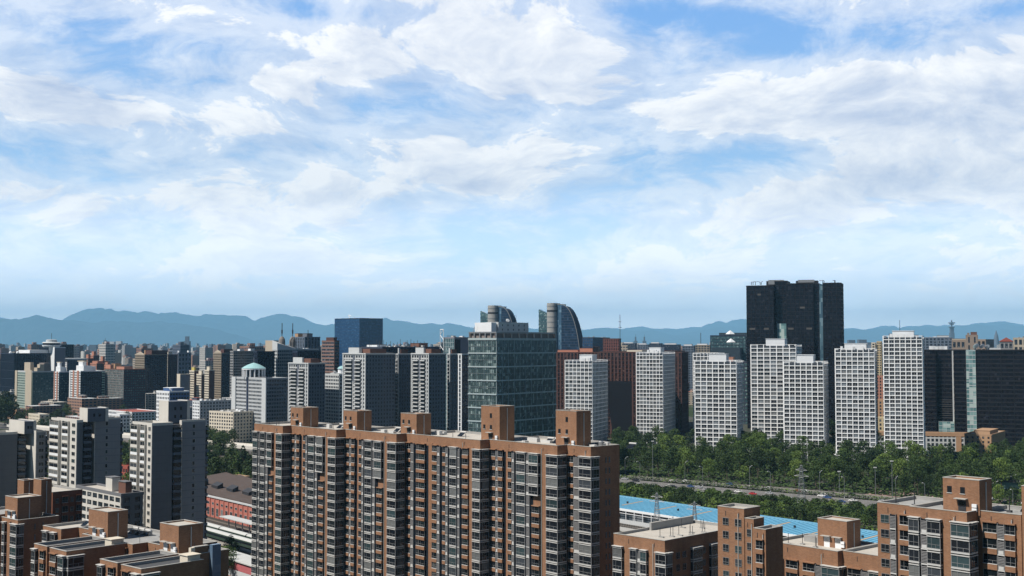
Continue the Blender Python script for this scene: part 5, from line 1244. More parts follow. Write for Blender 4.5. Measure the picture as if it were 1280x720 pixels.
    for n, (a, b, y) in enumerate(((1112, 1118, 417), (1118.5, 1123, 417), (1138, 1148, 418.5), (1059, 1069, 425), (1072, 1083, 424.5), (1084, 1091, 428))):
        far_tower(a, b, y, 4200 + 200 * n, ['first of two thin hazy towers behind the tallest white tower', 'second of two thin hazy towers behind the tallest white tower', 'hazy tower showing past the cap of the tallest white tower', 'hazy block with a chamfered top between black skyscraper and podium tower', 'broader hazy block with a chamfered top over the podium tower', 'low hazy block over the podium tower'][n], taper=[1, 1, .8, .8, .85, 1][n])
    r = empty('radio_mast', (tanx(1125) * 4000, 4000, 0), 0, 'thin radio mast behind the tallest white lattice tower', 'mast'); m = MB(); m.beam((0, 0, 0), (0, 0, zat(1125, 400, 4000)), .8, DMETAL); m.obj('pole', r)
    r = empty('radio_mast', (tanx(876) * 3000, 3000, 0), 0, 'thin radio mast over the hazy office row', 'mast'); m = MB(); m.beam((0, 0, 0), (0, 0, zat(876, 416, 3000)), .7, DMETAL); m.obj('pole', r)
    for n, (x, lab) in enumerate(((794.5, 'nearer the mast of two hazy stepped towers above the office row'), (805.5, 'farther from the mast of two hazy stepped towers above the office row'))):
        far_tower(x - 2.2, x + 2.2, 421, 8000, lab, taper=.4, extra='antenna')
mid_city()

# ================================================================== city fabric behind
def fabric():
    q = random.Random(77)
    cols = [(.45, .44, .42), (.36, .31, .25), (.30, .18, .13), (.22, .24, .27), (.52, .52, .52), (.08, .10, .14), (.24, .14, .11), (.38, .34, .29)]
    mats = [far_wall('far_wall_%s' % 'abcdefgh'[i], c, (.04, .05, .07), 3.1, 3.6, .5) for i, c in enumerate(cols)]
    roofs = [ROOFG, REDT, WGREY, ROOF]
    taken = []
    for o in scn.objects:
        if o.parent is None and o.type == 'EMPTY' and o.location.y > 380: taken.append((o.location.x, o.location.y))
    def free(x, y, r):
        for a, b in taken:
            if (a - x) ** 2 + (b - y) ** 2 < r * r: return False
        return True
    def body(mb, w, l, h, m, rf, x=0, y=0, th=0.):
        c, s = math.cos(th), math.sin(th)
        P = lambda a, b: (x + a * c + b * s, y - a * s + b * c)
        mb.prism([P(-w, -l), P(w, -l), P(w, l), P(-w, l)], 0, h, m, rf)
        mb.prism([P(-w * .3, -l * .4), P(w * .3, -l * .4), P(w * .3, l * .3), P(-w * .3, l * .3)], h, h + 3, m, rf)
    protos = []
    for i, m in enumerate(mats):
        for k in range(2):
            mb = MB(); w, l = ((16, 7), (11, 11))[k]; body(mb, w, l, 1 * (22 if k == 0 else 48), m, roofs[(i + k) % 4]); protos.append((k, mb.mesh('city_block')))
    n = 0
    def place(x, y, k, sc, th, lab, grp, cat='block', name='city_block'):
        kk, me = protos[q.randrange(8) * 2 + k]; o = bpy.data.objects.new(name, me); COL.objects.link(o)
        o.location = (x, y, 0); o.rotation_euler = (0, 0, -th); o.scale = (q.uniform(.8, 1.5), q.uniform(.8, 1.4), sc)
        tag(o, lab, cat, grp)
    # nearer walk-up blocks between the towers
    tries = 0
    while n < 95 and tries < 4000:
        tries += 1; px = q.uniform(-30, 760) if q.random() < .8 else q.uniform(760, 1300); y = q.uniform(1080, 2100)
        if px > 760 and y < 1250: continue
        x = tanx(px) * y
        if not free(x, y, 48): continue
        taken.append((x, y)); n += 1
        kk = int(q.random() < .42 and y > 1900); place(x, y, kk, q.uniform(.6, 1.1) if not kk else min(1.6, zat(px, q.uniform(441, 456), y) / 48), R(48 if px < 700 else 20) + (math.pi / 2 if q.random() < .3 else 0), 'plain block in the middle distance with rows of small windows', 'plain blocks between the towers')
    n = 0
    while n < 195:
        y = 2000 + 5200 * q.random() ** 1.4; px = q.uniform(-30, 1310); x = tanx(px) * y
        if not free(x, y, 55): continue
        taken.append((x, y)); n += 1; k = q.random() < .45
        top = zat(px, 431.5 + q.uniform(-1.5, 5), y) if k else q.uniform(16, 40)
        place(x, y, int(k), min(1.9, max(.4, top / (48 if k else 22))), R(48 if px < 700 else 20), 'small far block in the hazy city below the hills', 'far city blocks')
    mb = MB()
    for i in range(5200):
        y = 3200 + 17000 * q.random() ** 1.5; px = q.uniform(-120, 1400); x = tanx(px) * y; t = q.random() < .22
        w, l = (q.uniform(9, 14), q.uniform(9, 14)) if t else (q.uniform(12, 34), q.uniform(6, 12))
        th = R(48 if px < 700 else 20) + (math.pi / 2 if q.random() < .4 else 0)
        body(mb, w, l, q.uniform(45, 88) * (1 + .25 * (y > 9000) * q.random()) if t else q.uniform(10, 30), mats[q.randrange(8)], roofs[q.randrange(4)], x, y, th)
    tag(mb.obj('city_fabric'), 'unbroken mass of tiny pale blocks reaching to the foot of the hills', 'city fabric', None, 'stuff')
fabric()

# ================================================================== greenery
LEAFS = [leaf('leaf_deep', (.014, .030, .009), (.045, .078, .018)), leaf('leaf_mid', (.022, .046, .012), (.066, .108, .024)), leaf('leaf_light', (.055, .10, .02), (.14, .20, .04))]
BARK = mat('bark', (.10, .08, .06), .9, .3)
def leaf_cloud(mb, q, lobes, n, size, m):
    i = mb.mi(m)
    for k in range(n):
        cx, cy, cz, r, rz = q.choice(lobes)
        while True:
            d = Vector((q.uniform(-1, 1), q.uniform(-1, 1), q.uniform(-1, 1)))
            if .1 < d.length < 1: break
        rr = d.length; d = d.normalized() * (rr ** .35)
        p = Vector((cx + d.x * r, cy + d.y * r, cz + d.z * rz))
        a = Vector((q.gauss(0, 1), q.gauss(0, 1), q.gauss(0, .7))).normalized(); nrm = (d + a * .9).normalized(); t = nrm.orthogonal().normalized(); b = nrm.cross(t)
        an = q.uniform(0, 6.3); t2 = t * math.cos(an) + b * math.sin(an); b2 = nrm.cross(t2); s = size * q.uniform(.6, 1.3)
        o = len(mb.v)
        mb.v += [tuple(p - t2 * s), tuple(p - b2 * s * .55), tuple(p + t2 * s), tuple(p + b2 * s * .55)]
        mb.f.append((o, o + 1, o + 2, o + 3)); mb.m.append(i)
def tree_proto(seed, h, wid, m, tall=False, n=900, size=.5):
    q = random.Random(seed); lobes = []
    for k in range(11 if not tall else 9):
        a = q.uniform(0, 6.3); t = q.random()
        zz = h * (.38 + .50 * t); rr = wid * (.55 if not tall else .3) * (1 - abs(t - .4) * .8)
        lobes.append((math.cos(a) * rr, math.sin(a) * rr, zz, wid * q.uniform(.32, .5), h * q.uniform(.09, .15)))
    lobes.append((0, 0, h * .62, wid * .5, h * .28)); lobes.append((0, 0, h * .9, wid * .25, h * .1))
    mb = MB(); leaf_cloud(mb, q, lobes, n, size, m); cm = mb.mesh('crown')
    tb = MB(); pts = [Vector((0, 0, -.2)), Vector((q.uniform(-.2, .2), q.uniform(-.2, .2), h * .3)), Vector((q.uniform(-.5, .5), q.uniform(-.5, .5), h * .7))]
    tb.beam(pts[0], pts[1], h * .018, BARK, 6); tb.beam(pts[1], pts[2], h * .011, BARK, 5)
    for k in range(5):
        a = q.uniform(0, 6.3); tb.beam(pts[1] + Vector((0, 0, h * .06 * k)), pts[1] + Vector((math.cos(a) * wid * .5, math.sin(a) * wid * .5, h * (.2 + .06 * k))), h * .006, BARK, 4)
    return cm, tb.mesh('trunk')
TREES = [tree_proto(k, 15 + k % 3, 6.3, LEAFS[(0, 1, 1, 0, 1, 2)[k]], False, 1300, .46) for k in range(6)] + [tree_proto(20 + k, 18, 4.2, LEAFS[k % 2], True, 800) for k in range(2)] + [tree_proto(30, 11, 5.0, LEAFS[2], False, 600)]
BUSH = [tree_proto(40 + k, 5.5, 3.6, LEAFS[(0, 1, 2, 0)[k]], False, 380, .36) for k in range(4)]
def plant(proto, x, y, s, rz, lab, grp, name='tree', cat='tree', sz=1.):
    r = empty(name, (x, y, 0), rz, lab, cat, grp); r.scale = (s, s, s * sz)
    for nm, me in zip(('crown', 'trunk'), proto): o = bpy.data.objects.new(nm, me); COL.objects.link(o); o.parent = r

RB = [at(775, 598, z=0), at(1095, 625.5, z=0)]; RD = (RB[1] - RB[0]).normalized(); RN = Vector((-RD.y, RD.x, 0)); 
if RN.y < 0: RN = -RN
def road_pt(s, n): return RB[0] + RD * s + RN * n
def road_sn(x, y): d = Vector((x, y, 0)) - RB[0]; return d.dot(RD), d.dot(RN)

def greenery():
    q = random.Random(5); n = 0; placed = []
    def ok(x, y, r):
        return all((a - x) ** 2 + (b - y) ** 2 > r * r for a, b in placed)
    foot = []
    for o in scn.objects:
        if o.parent is None and o.get('group') == 'white lattice towers': foot.append(o)
    def inside(x, y):
        for o in foot:
            c, s = math.cos(o.rotation_euler.z), math.sin(o.rotation_euler.z); dx, dy = x - o.location.x, y - o.location.y
            u, v = dx * c + dy * s, -dx * s + dy * c
            if -7 < u < 41 and -8 < v < 52: return True
        return False
    tries = 0
    while n < 240 and tries < 20000:
        tries += 1; px = q.uniform(765, 1300) ; y = q.uniform(590, 1000) if q.random() < .35 else q.uniform(640, 900); x = tanx(px, 560) * y
        s, nn = road_sn(x, y)
        if nn < (16 if px < 960 else 24 if px < 1120 else 12): continue
        if px < 1180 and nn > 240: continue
        if px >= 1140 and y > 850: continue
        if inside(x, y) or not ok(x, y, 10.2): continue
        placed.append((x, y)); n += 1
        k = q.randrange(6) if q.random() < .86 else (8 if q.random() < .5 else 6)
        front = nn < 45
        plant(TREES[k], x, y, q.uniform(.8, 1.12) * (1 if y > 640 or px < 1100 else .75), q.uniform(0, 6.3), 'leafy street tree in the wooded belt below the white towers', 'trees of the wooded belt', sz=q.uniform(.9, 1.12))
    # understorey
    mb = MB(); m1, m2 = LEAFS[0], LEAFS[1]; cnt = 0
    while cnt < 26000:
        px = q.uniform(765, 1300); y = q.uniform(590, 930); x = tanx(px, 560) * y; s, nn = road_sn(x, y)
        if nn < (15 if px < 960 else 22 if px < 1120 else 8) or inside(x, y): continue
        cnt += 1; r = q.uniform(.4, 1.1); z = q.uniform(.2, 2.4) * (.5 + noise.noise(Vector((x * .05, y * .05, 0)))) ; z = max(.1, z)
        i = mb.mi(m1 if q.random() < .6 else m2); o = len(mb.v); a = q.uniform(0, 6.3); t = q.uniform(-.5, .5)
        mb.v += [(x - r * math.cos(a), y - r * math.sin(a), z - t), (x + r * math.sin(a), y - r * math.cos(a), z - .3), (x + r * math.cos(a), y + r * math.sin(a), z + t), (x - r * math.sin(a), y + r * math.cos(a), z + .3)]
        mb.f.append((o, o + 1, o + 2, o + 3)); mb.m.append(i)
    tag(mb.obj('undergrowth'), 'dense undergrowth between the trunks of the wooded belt', 'undergrowth', None, 'stuff')
    # bushes between road and blue canopy
    n = 0; placed = []
    tr = 0
    while n < 285 and tr < 30000:
        tr += 1; s, nn = q.uniform(-40, 350), q.uniform(-105, -31); p = road_pt(s, nn)
        if (p - at(775, 622, z=0)).dot(Vector((math.sin(R(51)), math.cos(R(51)), 0))) < -7: continue
        if (p.to_2d() - at(775, 622, z=7).to_2d()).dot(Vector((math.sin(R(51)), math.cos(R(51))))) < 13: continue
        if 175 < s < 235 and nn > -48: continue
        if not ok(p.x, p.y, 4.6): continue
        placed.append((p.x, p.y)); n += 1
        plant(BUSH[q.choice((0, 0, 1, 1, 2, 3))], p.x, p.y, q.uniform(.8, 1.1) * (.42 + .85 * min(1, (-31 - nn) / 30)), q.uniform(0, 6.3), 'rounded bush on the bank between the ring road and the blue canopy', 'bushes on the railway bank', 'bush', 'bush')
    mb = MB(); cnt = 0
    while cnt < 16000:
        s, nn = q.uniform(-60, 350), q.uniform(-110, -28); p = road_pt(s, nn)
        if (p.to_2d() - at(775, 622, z=7).to_2d()).dot(Vector((math.sin(R(51)), math.cos(R(51))))) < 11: continue
        cnt += 1; r = q.uniform(.3, .9); z = q.uniform(.1, 1.8); i = mb.mi(LEAFS[q.choice((0, 1, 1, 2))]); o = len(mb.v); a = q.uniform(0, 6.3); t = q.uniform(-.4, .4)
        mb.v += [(p.x - r * math.cos(a), p.y - r * math.sin(a), z - t), (p.x + r * math.sin(a), p.y - r * math.cos(a), z - .3), (p.x + r * math.cos(a), p.y + r * math.sin(a), z + t), (p.x - r * math.sin(a), p.y + r * math.cos(a), z + .3)]
        mb.f.append((o, o + 1, o + 2, o + 3)); mb.m.append(i)
    tag(mb.obj('undergrowth'), 'tangled undergrowth between the bushes of the railway bank', 'undergrowth', None, 'stuff')
    # trees elsewhere
    def grove(pa, pb, ya, yb, cnt, lab, grp, kinds, sc=(.8, 1.2), rad=8):
        k = 0; t = 0
        while k < cnt and t < 3000:
            t += 1; px = q.uniform(pa, pb); y = q.uniform(ya, yb); x = tanx(px, 560) * y
            if not ok(x, y, rad): continue
            placed.append((x, y)); k += 1; plant(TREES[q.choice(kinds)], x, y, q.uniform(*sc), q.uniform(0, 6.3), lab, grp)
    grove(254, 326, 655, 800, 22, 'tall dark poplar in the clump below the pale viaduct', 'dark poplars below the viaduct', (6, 7, 0, 3), (.95, 1.25), 6.5)
    grove(268, 320, 640, 660, 3, 'light green tree before the dark poplars', 'light trees before the poplars', (8,), (1, 1.2))
    grove(-14, 9, 1150, 1400, 14, 'big dark tree at the foot of the navy office slab', 'dark trees by the navy slab', (0, 3), (1.5, 2.2), 12)
    grove(45, 66, 560, 900, 8, 'green tree showing between the grey concrete towers', 'trees between the grey towers', (1, 4, 8), (.9, 1.2))
    grove(150, 166, 600, 900, 12, 'bright tree showing beside the tower with the highest lift house', 'trees by the highest lift house', (1, 8, 4), (.9, 1.2))
    grove(238, 292, 850, 990, 22, 'green tree before the cream walk-up block', 'trees before the walk-up block', (0, 1, 4), (.8, 1.1), 9)
    grove(20, 160, 1000, 1350, 26, 'street tree among the low blocks', 'trees among the low blocks', (0, 1, 4), (.8, 1.1), 12)
    grove(1040, 1110, 900, 1100, 8, 'tree glimpsed between the white lattice towers', 'trees behind the white towers', (0, 1), (.9, 1.1))
    grove(926, 946, 900, 980, 4, 'tree standing in the gap beside the stepped white tower', 'trees in the tower gap', (0, 1), (.9, 1.1))
    grove(282, 314, 425, 470, 6, 'low bright green tree at the end of the long brick slab', 'trees at the slab end', (8, 4), (.5, .75), 5)
greenery()

# ================================================================== roads, railway, vehicles
ASPH = mat('asphalt', (.15, .145, .14), .9, .25, .3, streak=False); PAVE = mat('paving_pink', (.26, .19, .165), .9, .25, .5, streak=False); BALL = mat('ballast', (.13, .115, .10), .95, .35, 1.2, streak=False)
LINE = mat('road_paint', (.62, .62, .60), .7, .1); GRASS = mat('short_grass', (.045, .085, .022), .95, .4, .3, streak=False)
def strip(name, s0, s1, n0, n1, z, m, kind='structure', pt=None):
    pt = pt or road_pt; a, b, c, d = pt(s0, n0), pt(s1, n0), pt(s1, n1), pt(s0, n1)
    mb = MB(); P = [(p.x, p.y) for p in (a, b, c, d)]
    ar = sum(P[i][0] * P[(i + 1) % 4][1] - P[(i + 1) % 4][0] * P[i][1] for i in range(4))
    if ar < 0: P.reverse()
    mb.prism(P, z - .2, z, m); o = mb.obj(name); o['kind'] = kind; return o
def roads():
    strip('road', -900, 700, -27, -2.2, .05, ASPH); strip('road', -900, 700, 2.2, 13, .05, ASPH); strip('pavement', -900, 700, 13, 19, .17, mat('paving_grey', (.20, .185, .17), .9, .25, .5, streak=False))
    strip('plaza', 150, 330, 20, 44, .12, PAVE); strip('verge', -300, 700, -64, -27, .06, GRASS)
    mb = MB(); i = mb.mi(LINE)
    def dash(s, n, l, w=.18):
        a, b, c, d = road_pt(s, n), road_pt(s + l, n), road_pt(s + l, n + w), road_pt(s, n + w); mb.quad([(p.x, p.y, .056) for p in (a, b, c, d)], LINE)
    for n in (-22.5, -18.6, -14.7, -10.8, -6.9, 6, 9.6):
        for k in range(75): dash(-200 + k * 9, n, 4.5)
    for n in (-26.4, -3, 3, 12.4): dash(-300, n, 900, .2)
    o = mb.obj('road_markings'); o['kind'] = 'structure'
    q = random.Random(3)
    for nn, lab in ((0, 'clipped hedge along the median of the ring road'), ):
        mb = MB()
        for k in range(15000):
            s = q.uniform(-150, 500); p = road_pt(s, q.uniform(-2.1, 2.1)); z = q.uniform(.1, 2.3); r = q.uniform(.3, .6); a = q.uniform(0, 6.3); t = q.uniform(-.3, .3)
            i = mb.mi(LEAFS[1] if noise.noise(Vector((s * .1, 0, 0))) < .1 else LEAFS[2]); o = len(mb.v)
            mb.v += [(p.x - r * math.cos(a), p.y - r * math.sin(a), z - t), (p.x + r * math.sin(a), p.y - r * math.cos(a), z), (p.x + r * math.cos(a), p.y + r * math.sin(a), z + t), (p.x - r * math.sin(a), p.y + r * math.cos(a), z)]
            mb.f.append((o, o + 1, o + 2, o + 3)); mb.m.append(i)
        tag(mb.obj('hedge'), lab, 'hedge')
    # planters by the plaza
    for k in range(6):
        p = road_pt(180 + k * 8, -40 - (k % 2) * 5); mb = MB(); mb.box(-3.5, -1.2, 0, 3.5, 1.2, .5, mat('terracotta', (.36, .15, .08), .8, .2)); mb.box(-3.3, -1, .5, 3.3, 1, .7, GRASS)
        o = mb.obj('planter'); o.location = (p.x, p.y, .06); o.rotation_euler = (0, 0, math.atan2(RD.y, RD.x)); tag(o, 'long terracotta planting bed on the bank below the ring road', 'planter', 'planting beds on the bank')
roads()

def car_proto(paint, name='car'):
    r = empty(name, (0, 0, 0)); kids = []
    m = mat('car_paint_' + paint[0], paint[1], .25, .03, spec=.5)
    b = MB(); L, Wd = 4.5, .88
    prof = [(-2.2, .35), (-2.25, .75), (-1.95, .95), (2.0, .98), (2.2, .8), (2.2, .35)]
    i = b.mi(m)
    for y in (-Wd, Wd): b.v += [(x, y, z) for x, z in prof]
    n = len(prof); b.f += [tuple(range(n)), tuple(range(2 * n - 1, n - 1, -1))] + [(k, k + n, (k + 1) % n + n, (k + 1) % n) for k in range(n)]; b.m += [i] * (n + 2)
    c = [(-1.1, .96), (-.45, 1.45), (1.0, 1.47), (1.75, .98)]; o = len(b.v)
    for y in (-Wd * .86, Wd * .86): b.v += [(x, y * (1 if z < 1 else .85), z) for x, z in c]
    b.f += [(o, o + 1, o + 2, o + 3), (o + 7, o + 6, o + 5, o + 4)] + [(o + k, o + k + 4, o + (k + 1) % 4 + 4, o + (k + 1) % 4) for k in range(4)]; b.m += [i] * 6
    kids.append(b.obj('body', r))
    g = MB(); g.quad([(-1.08, -.62, 1.0), (-1.08, .62, 1.0), (-.52, .58, 1.42), (-.52, -.58, 1.42)][::-1], G_DARK); kids.append(g.obj('windscreen', r)); kids[-1].location.x = -.03
    g = MB(); g.quad([(1.68, -.62, 1.02), (1.68, .62, 1.02), (1.1, .58, 1.42), (1.1, -.58, 1.42)], G_DARK); kids.append(g.obj('rear_window', r)); kids[-1].location.x = .05
    for sy in (-1, 1):
        g = MB(); g.box(-.55, sy * .74, 1.02, 1.1, sy * .77, 1.36, G_DARK); kids.append(g.obj('side_window', r))
        for x in (-1.4, 1.35):
            w = MB(); w.beam((x, sy * .7, .33), (x, sy * .9, .33), .33, mat('tyre', (.02, .02, .02), .9, .1), 12); k = w.obj('wheel', r); kids.append(k)
            h = MB(); h.beam((x, sy * .9, .33), (x, sy * .91, .33), .19, METAL, 10); rim = h.obj('rim', k); remember(k, [rim])
        l = MB(); l.box(-2.27, sy * .6 - .18, .62, -2.2, sy * .6 + .18, .78, WHITE); kids.append(l.obj('headlight', r))
        l = MB(); l.box(2.19, sy * .6 - .18, .68, 2.23, sy * .6 + .18, .82, mat('tail_red', (.35, .02, .02), .4, .05)); kids.append(l.obj('tail_light', r))
    return remember(r, kids)
def bus_proto(col, name='bus'):
    r = empty(name, (0, 0, 0)); kids = []; b = MB(); b.box(-5.8, -1.25, .45, 5.8, 1.25, 3.0, mat('bus_paint_' + col[0], col[1], .35, .05)); b.box(-5.5, -1.1, 3.0, 5.5, 1.1, 3.15, WHITE); kids.append(b.obj('body', r))
    for sy in (-1, 1): g = MB(); g.box(-5.6, sy * 1.251, 1.4, 5.6, sy * 1.28, 2.5, G_DARK); kids.append(g.obj('window_band', r))
    for x in (-3.8, 3.6):
        for sy in (-1, 1): w = MB(); w.beam((x, sy * 1.0, .5), (x, sy * 1.27, .5), .5, mat('tyre', (.02, .02, .02)), 12); kids.append(w.obj('wheel', r))
    g = MB(); g.box(-5.84, -1.1, 1.3, -5.8, 1.1, 2.8, G_DARK); kids.append(g.obj('windscreen', r))
    return remember(r, kids)
def traffic():
    pts = [('white', (.7, .7, .7)), ('black', (.02, .02, .025)), ('silver', (.35, .36, .38)), ('red', (.4, .03, .03)), ('blue', (.04, .08, .2))]
    protos = [car_proto(p) for p in pts]; used = [False] * 5; bp = bus_proto(('white', (.68, .70, .74))); bused = [False]
    ang = math.atan2(RD.y, RD.x); q = random.Random(14)
    def put(kind, p, a, lab, grp):
        if kind == 'bus': src = bp; fl = bused[0]; bused[0] = True
        else: src = protos[kind]; fl = used[kind]; used[kind] = True
        o = src if not fl else copy_tree(src)
        o.location = (p[0], p[1], p[2]); o.rotation_euler = (0, 0, a); tag(o, lab, 'bus' if kind == 'bus' else 'car', grp)
    lanes = [-24.5, -20.6, -16.6, -12.8, -8.9, -4.8, 4.4, 8, 11.2]
    names = ['white', 'black', 'silver', 'red', 'blue']
    for i in range(62):
        k = q.choice((0, 0, 0, 0, 1, 1, 1, 2, 2, 2, 2, 1, 0, 2, 3, 4)); s = -20 + i * 5.6 + q.uniform(-2, 2); n = q.choice(lanes); p = road_pt(s, n)
        put(k, (p.x, p.y, .05), ang + (math.pi if n < 0 else 0), '%s car driving on the tree lined ring road' % names[k], '%s cars on the ring road' % names[k])
    for s, n, lab in ((322, -15, 'white bus on the ring road above the blue canopy'),):
        p = road_pt(s, n); put('bus', (p.x, p.y, .05), ang + math.pi, lab, 'buses on the ring road')
    for i in range(12):
        p = road_pt(195 + i * 9, 30 + (i % 3) * 4); k = q.choice((0, 1, 2, 0)); put(k, (p.x, p.y, .12), ang + 1.4, '%s car parked on the paved plaza by the trees' % names[k], '%s cars parked on the plaza' % names[k])
traffic()

def lamps():
    def lamp_proto(h, double):
        r = empty('street_lamp', (0, 0, 0)); p = MB(); p.beam((0, 0, 0), (0, 0, h), .10, METAL, 6); p.beam((0, 0, 0), (0, 0, .6), .25, WGREY, 6); kids = [p.obj('pole', r)]
        for s in ((-1, 1) if double else (1,)):
            a = MB(); a.beam((0, 0, h - .5), (s * 1.2, 0, h + .5), .09, WGREY, 5); a.beam((s * 1.2, 0, h + .5), (s * 2.6, 0, h + .75), .08, WGREY, 5); kids.append(a.obj('arm', r))
            l = MB(); l.box(s * 2.4, -.2, h + .62, s * 3.5, .2, h + .85, LGREY); kids.append(l.obj('lamp_head', r))
        return remember(r, kids)
    pr = lamp_proto(11, False); first = True
    for i in range(17):
        p = road_pt(-6 + 22 * i, -1.9 if i % 2 else 14.5); o = pr if first else copy_tree(pr); first = False
        o.location = (p.x, p.y, 0); o.rotation_euler = (0, 0, math.atan2(RN.y, RN.x) + (0 if i % 2 == 0 else math.pi)); tag(o, 'grey street lamp with one curved arm beside the ring road', 'street lamp', 'street lamps along the ring road')
    for px, D, yt, lab in ((816, 726, 552, 'tall plain mast rising in front of the trees near the slim white tower'), (1115, 640, 577, 'tall plain mast before the trees below the tallest white tower'), (1094, 660, 585, 'shorter plain mast just beside the tall one below the white towers'), (1049, 655, 590, 'floodlight mast by the plaza')):
        x = tanx(px, 590) * D; r = empty('light_mast', (x, D, 0), 0, lab, 'mast'); z = zat(px, yt, D); m = MB(); m.beam((0, 0, 0), (0, 0, z), .14, METAL, 6); m.obj('pole', r); m = MB(); m.box(-.8, -.4, z, .8, .4, z + .5, LGREY); m.obj('lamp_head', r)
lamps()

RA = at(775, 622, z=7); rth = R(51); rv = Vector((math.cos(rth), -math.sin(rth), 0)); nv = Vector((math.sin(rth), math.cos(rth), 0))
def rail_pt(s, n): return Vector((RA.x, RA.y, 0)) + rv * s + nv * n
def lattice_pylon(x, y, h, w, label, arms=True):
    r = empty('pylon', (x, y, 0), -.5, label, 'pylon'); m = MB(); n = 8
    for k in range(n):
        z0, z1 = h * k / n, h * (k + 1) / n; a, b = w * (1 - .8 * k / n), w * (1 - .8 * (k + 1) / n)
        c0 = [(-a, -a, z0), (a, -a, z0), (a, a, z0), (-a, a, z0)]; c1 = [(-b, -b, z1), (b, -b, z1), (b, b, z1), (-b, b, z1)]
        for i in range(4):
            j = (i + 1) % 4; m.beam(c0[i], c1[i], .09, METAL, 4); m.beam(c0[i], c1[j], .05, METAL, 4); m.beam(c0[j], c1[i], .05, METAL, 4); m.beam(c1[i], c1[j], .07, METAL, 4)
    m.obj('lattice', r)
    if arms:
        for zz, l in ((h * .78, 3.6), (h * .9, 2.8)): a = MB(); a.beam((-l, 0, zz), (l, 0, zz), .12, METAL); a.beam((-l, 0, zz), (0, 0, zz + 1.2), .07, METAL); a.beam((l, 0, zz), (0, 0, zz + 1.2), .07, METAL); a.obj('cross_arm', r)
    return r
def railway():
    strip('railway_bed', -700, 400, -200, -6, .04, BALL, pt=rail_pt); strip('platform', -260, 330, -14, -1, .9, mat('platform_concrete', (.36, .355, .34), .9, .2, .5, streak=False), pt=rail_pt)
    strip('platform', -260, 330, -46, -38, .9, mat('platform_concrete', (.36, .355, .34)), pt=rail_pt)
    STEEL = mat('rail_steel', (.22, .20, .18), .4, .2, metal=.7); SLP = mat('sleeper', (.20, .19, .175), .9, .2)
    offs = [-18, -23, -29, -34, -50, -55, -61, -66, -75, -80, -92, -97, -110, -116, -130, -135, -150, -155, -168, -173]
    base = None
    for n in offs:
        if base is None:
            r = empty('railway_track', (0, 0, 0)); m = MB()
            for y in (-.72, .72): m.box(-350, y - .05, .3, 350, y + .05, .46, STEEL)
            a = m.obj('rails', r); m = MB()
            for k in range(466): m.box(-350 + k * 1.5, -1.3, .1, -349.7 + k * 1.5, 1.3, .28, SLP)
            b = m.obj('sleepers', r); b['kind'] = 'stuff'; base = remember(r, [a, b]); o = r
        else: o = copy_tree(base)
        p = rail_pt(-110, n); o.location = (p.x, p.y, 0); o.rotation_euler = (0, 0, -rth); tag(o, 'straight railway track on brown ballast in the yard beside the blue canopy', 'railway track', 'tracks of the railway yard')
    # station canopy
    nn = Frame.__new__(Frame)
    r = empty('station_canopy', tuple(rail_pt(-150, 0)), -rth, 'long low station canopy with a bright blue sheet roof and orange skylights', 'canopy')
    near = (at(775, 634.5, z=6.4) - Vector((RA.x, RA.y, 6.4))).dot(nv); Lc = 460
    BLUE = mat('blue_sheet', (.12, .36, .54), .45, .3, .12, spec=.4, streak=False); m = MB()
    yf = near
    m.prism([(0, yf), (Lc, yf), (Lc, 0), (0, 0)], 6.0, [6.2, 6.2, 7.4, 7.4], BLUE)
    m.prism([(0, .01), (Lc, .01), (Lc, 9), (0, 9)], 6.0, [7.4, 7.4, 6.6, 6.6], BLUE); 
    for k in range(int(Lc / 2.2)):
        x = k * 2.2; b = len(m.v); m.v += [(x, yf, 6.2), (x + .25, yf, 6.2), (x + .25, 0, 7.4), (x, 0, 7.4), (x, yf, 6.33), (x + .25, yf, 6.33), (x + .25, 0, 7.53), (x, 0, 7.53)]
        m.f += [(b + 4, b + 5, b + 6, b + 7), (b, b + 4, b + 7, b + 3), (b + 1, b + 2, b + 6, b + 5), (b, b + 1, b + 5, b + 4)]; m.m += [m.mi(mat('blue_rib', (.075, .26, .40), .5, .2))] * 4
    o = m.obj('roof', r)
    for k in range(int(Lc / 11)):
        x = k * 11 + 3; m = MB(); f = lambda y: 6.2 + 1.2 * (y - yf) / (0 - yf)
        b = len(m.v); m.v += [(x, yf * .75, f(yf * .75) + .08), (x + 1.6, yf * .75, f(yf * .75) + .08), (x + 1.6, yf * .12, f(yf * .12) + .08), (x, yf * .12, f(yf * .12) + .08)]; m.f.append((b, b + 1, b + 2, b + 3)); m.m.append(m.mi(mat('skylight_tan', (.42, .33, .22), .6, .2)))
        if k % 2: m.obj('skylight', o)
        m = MB(); m.box(x - 2, yf * .5, f(yf * .5), x - 1.3, yf * .5 + .7, f(yf * .5) + .9, DMETAL); m.obj('roof_vent', o) if k % 3 == 0 else None
    m = MB(); m.box(0, yf - .25, 5.1, Lc, yf, 6.15, WHITE); m.box(0, yf - .2, 3.9, Lc, yf - .05, 4.15, WHITE); m.obj('fascia', r)
    m = MB(); m.box(0, yf + 1.2, .9, Lc, yf + 1.35, 5.1, glazing('canopy_glass', (.03, .04, .05), (.08, .10, .12), (.2, .22, .24), 2.5, 4, .5, .8)); m.obj('glass_wall', r)
    for k in range(int(Lc / 5.5)): m = MB(); x = k * 5.5 + 1; m.box(x, yf - .2, .9, x + .3, yf + .1, 5.1, WHITE); m.obj('column', r)
    m = MB(); m.box(0, yf - 4.8, 0, Lc, yf - 4.4, 2.1, WGREY); m.obj('platform_wall', r)
    # gantries over the tracks
    gp = None
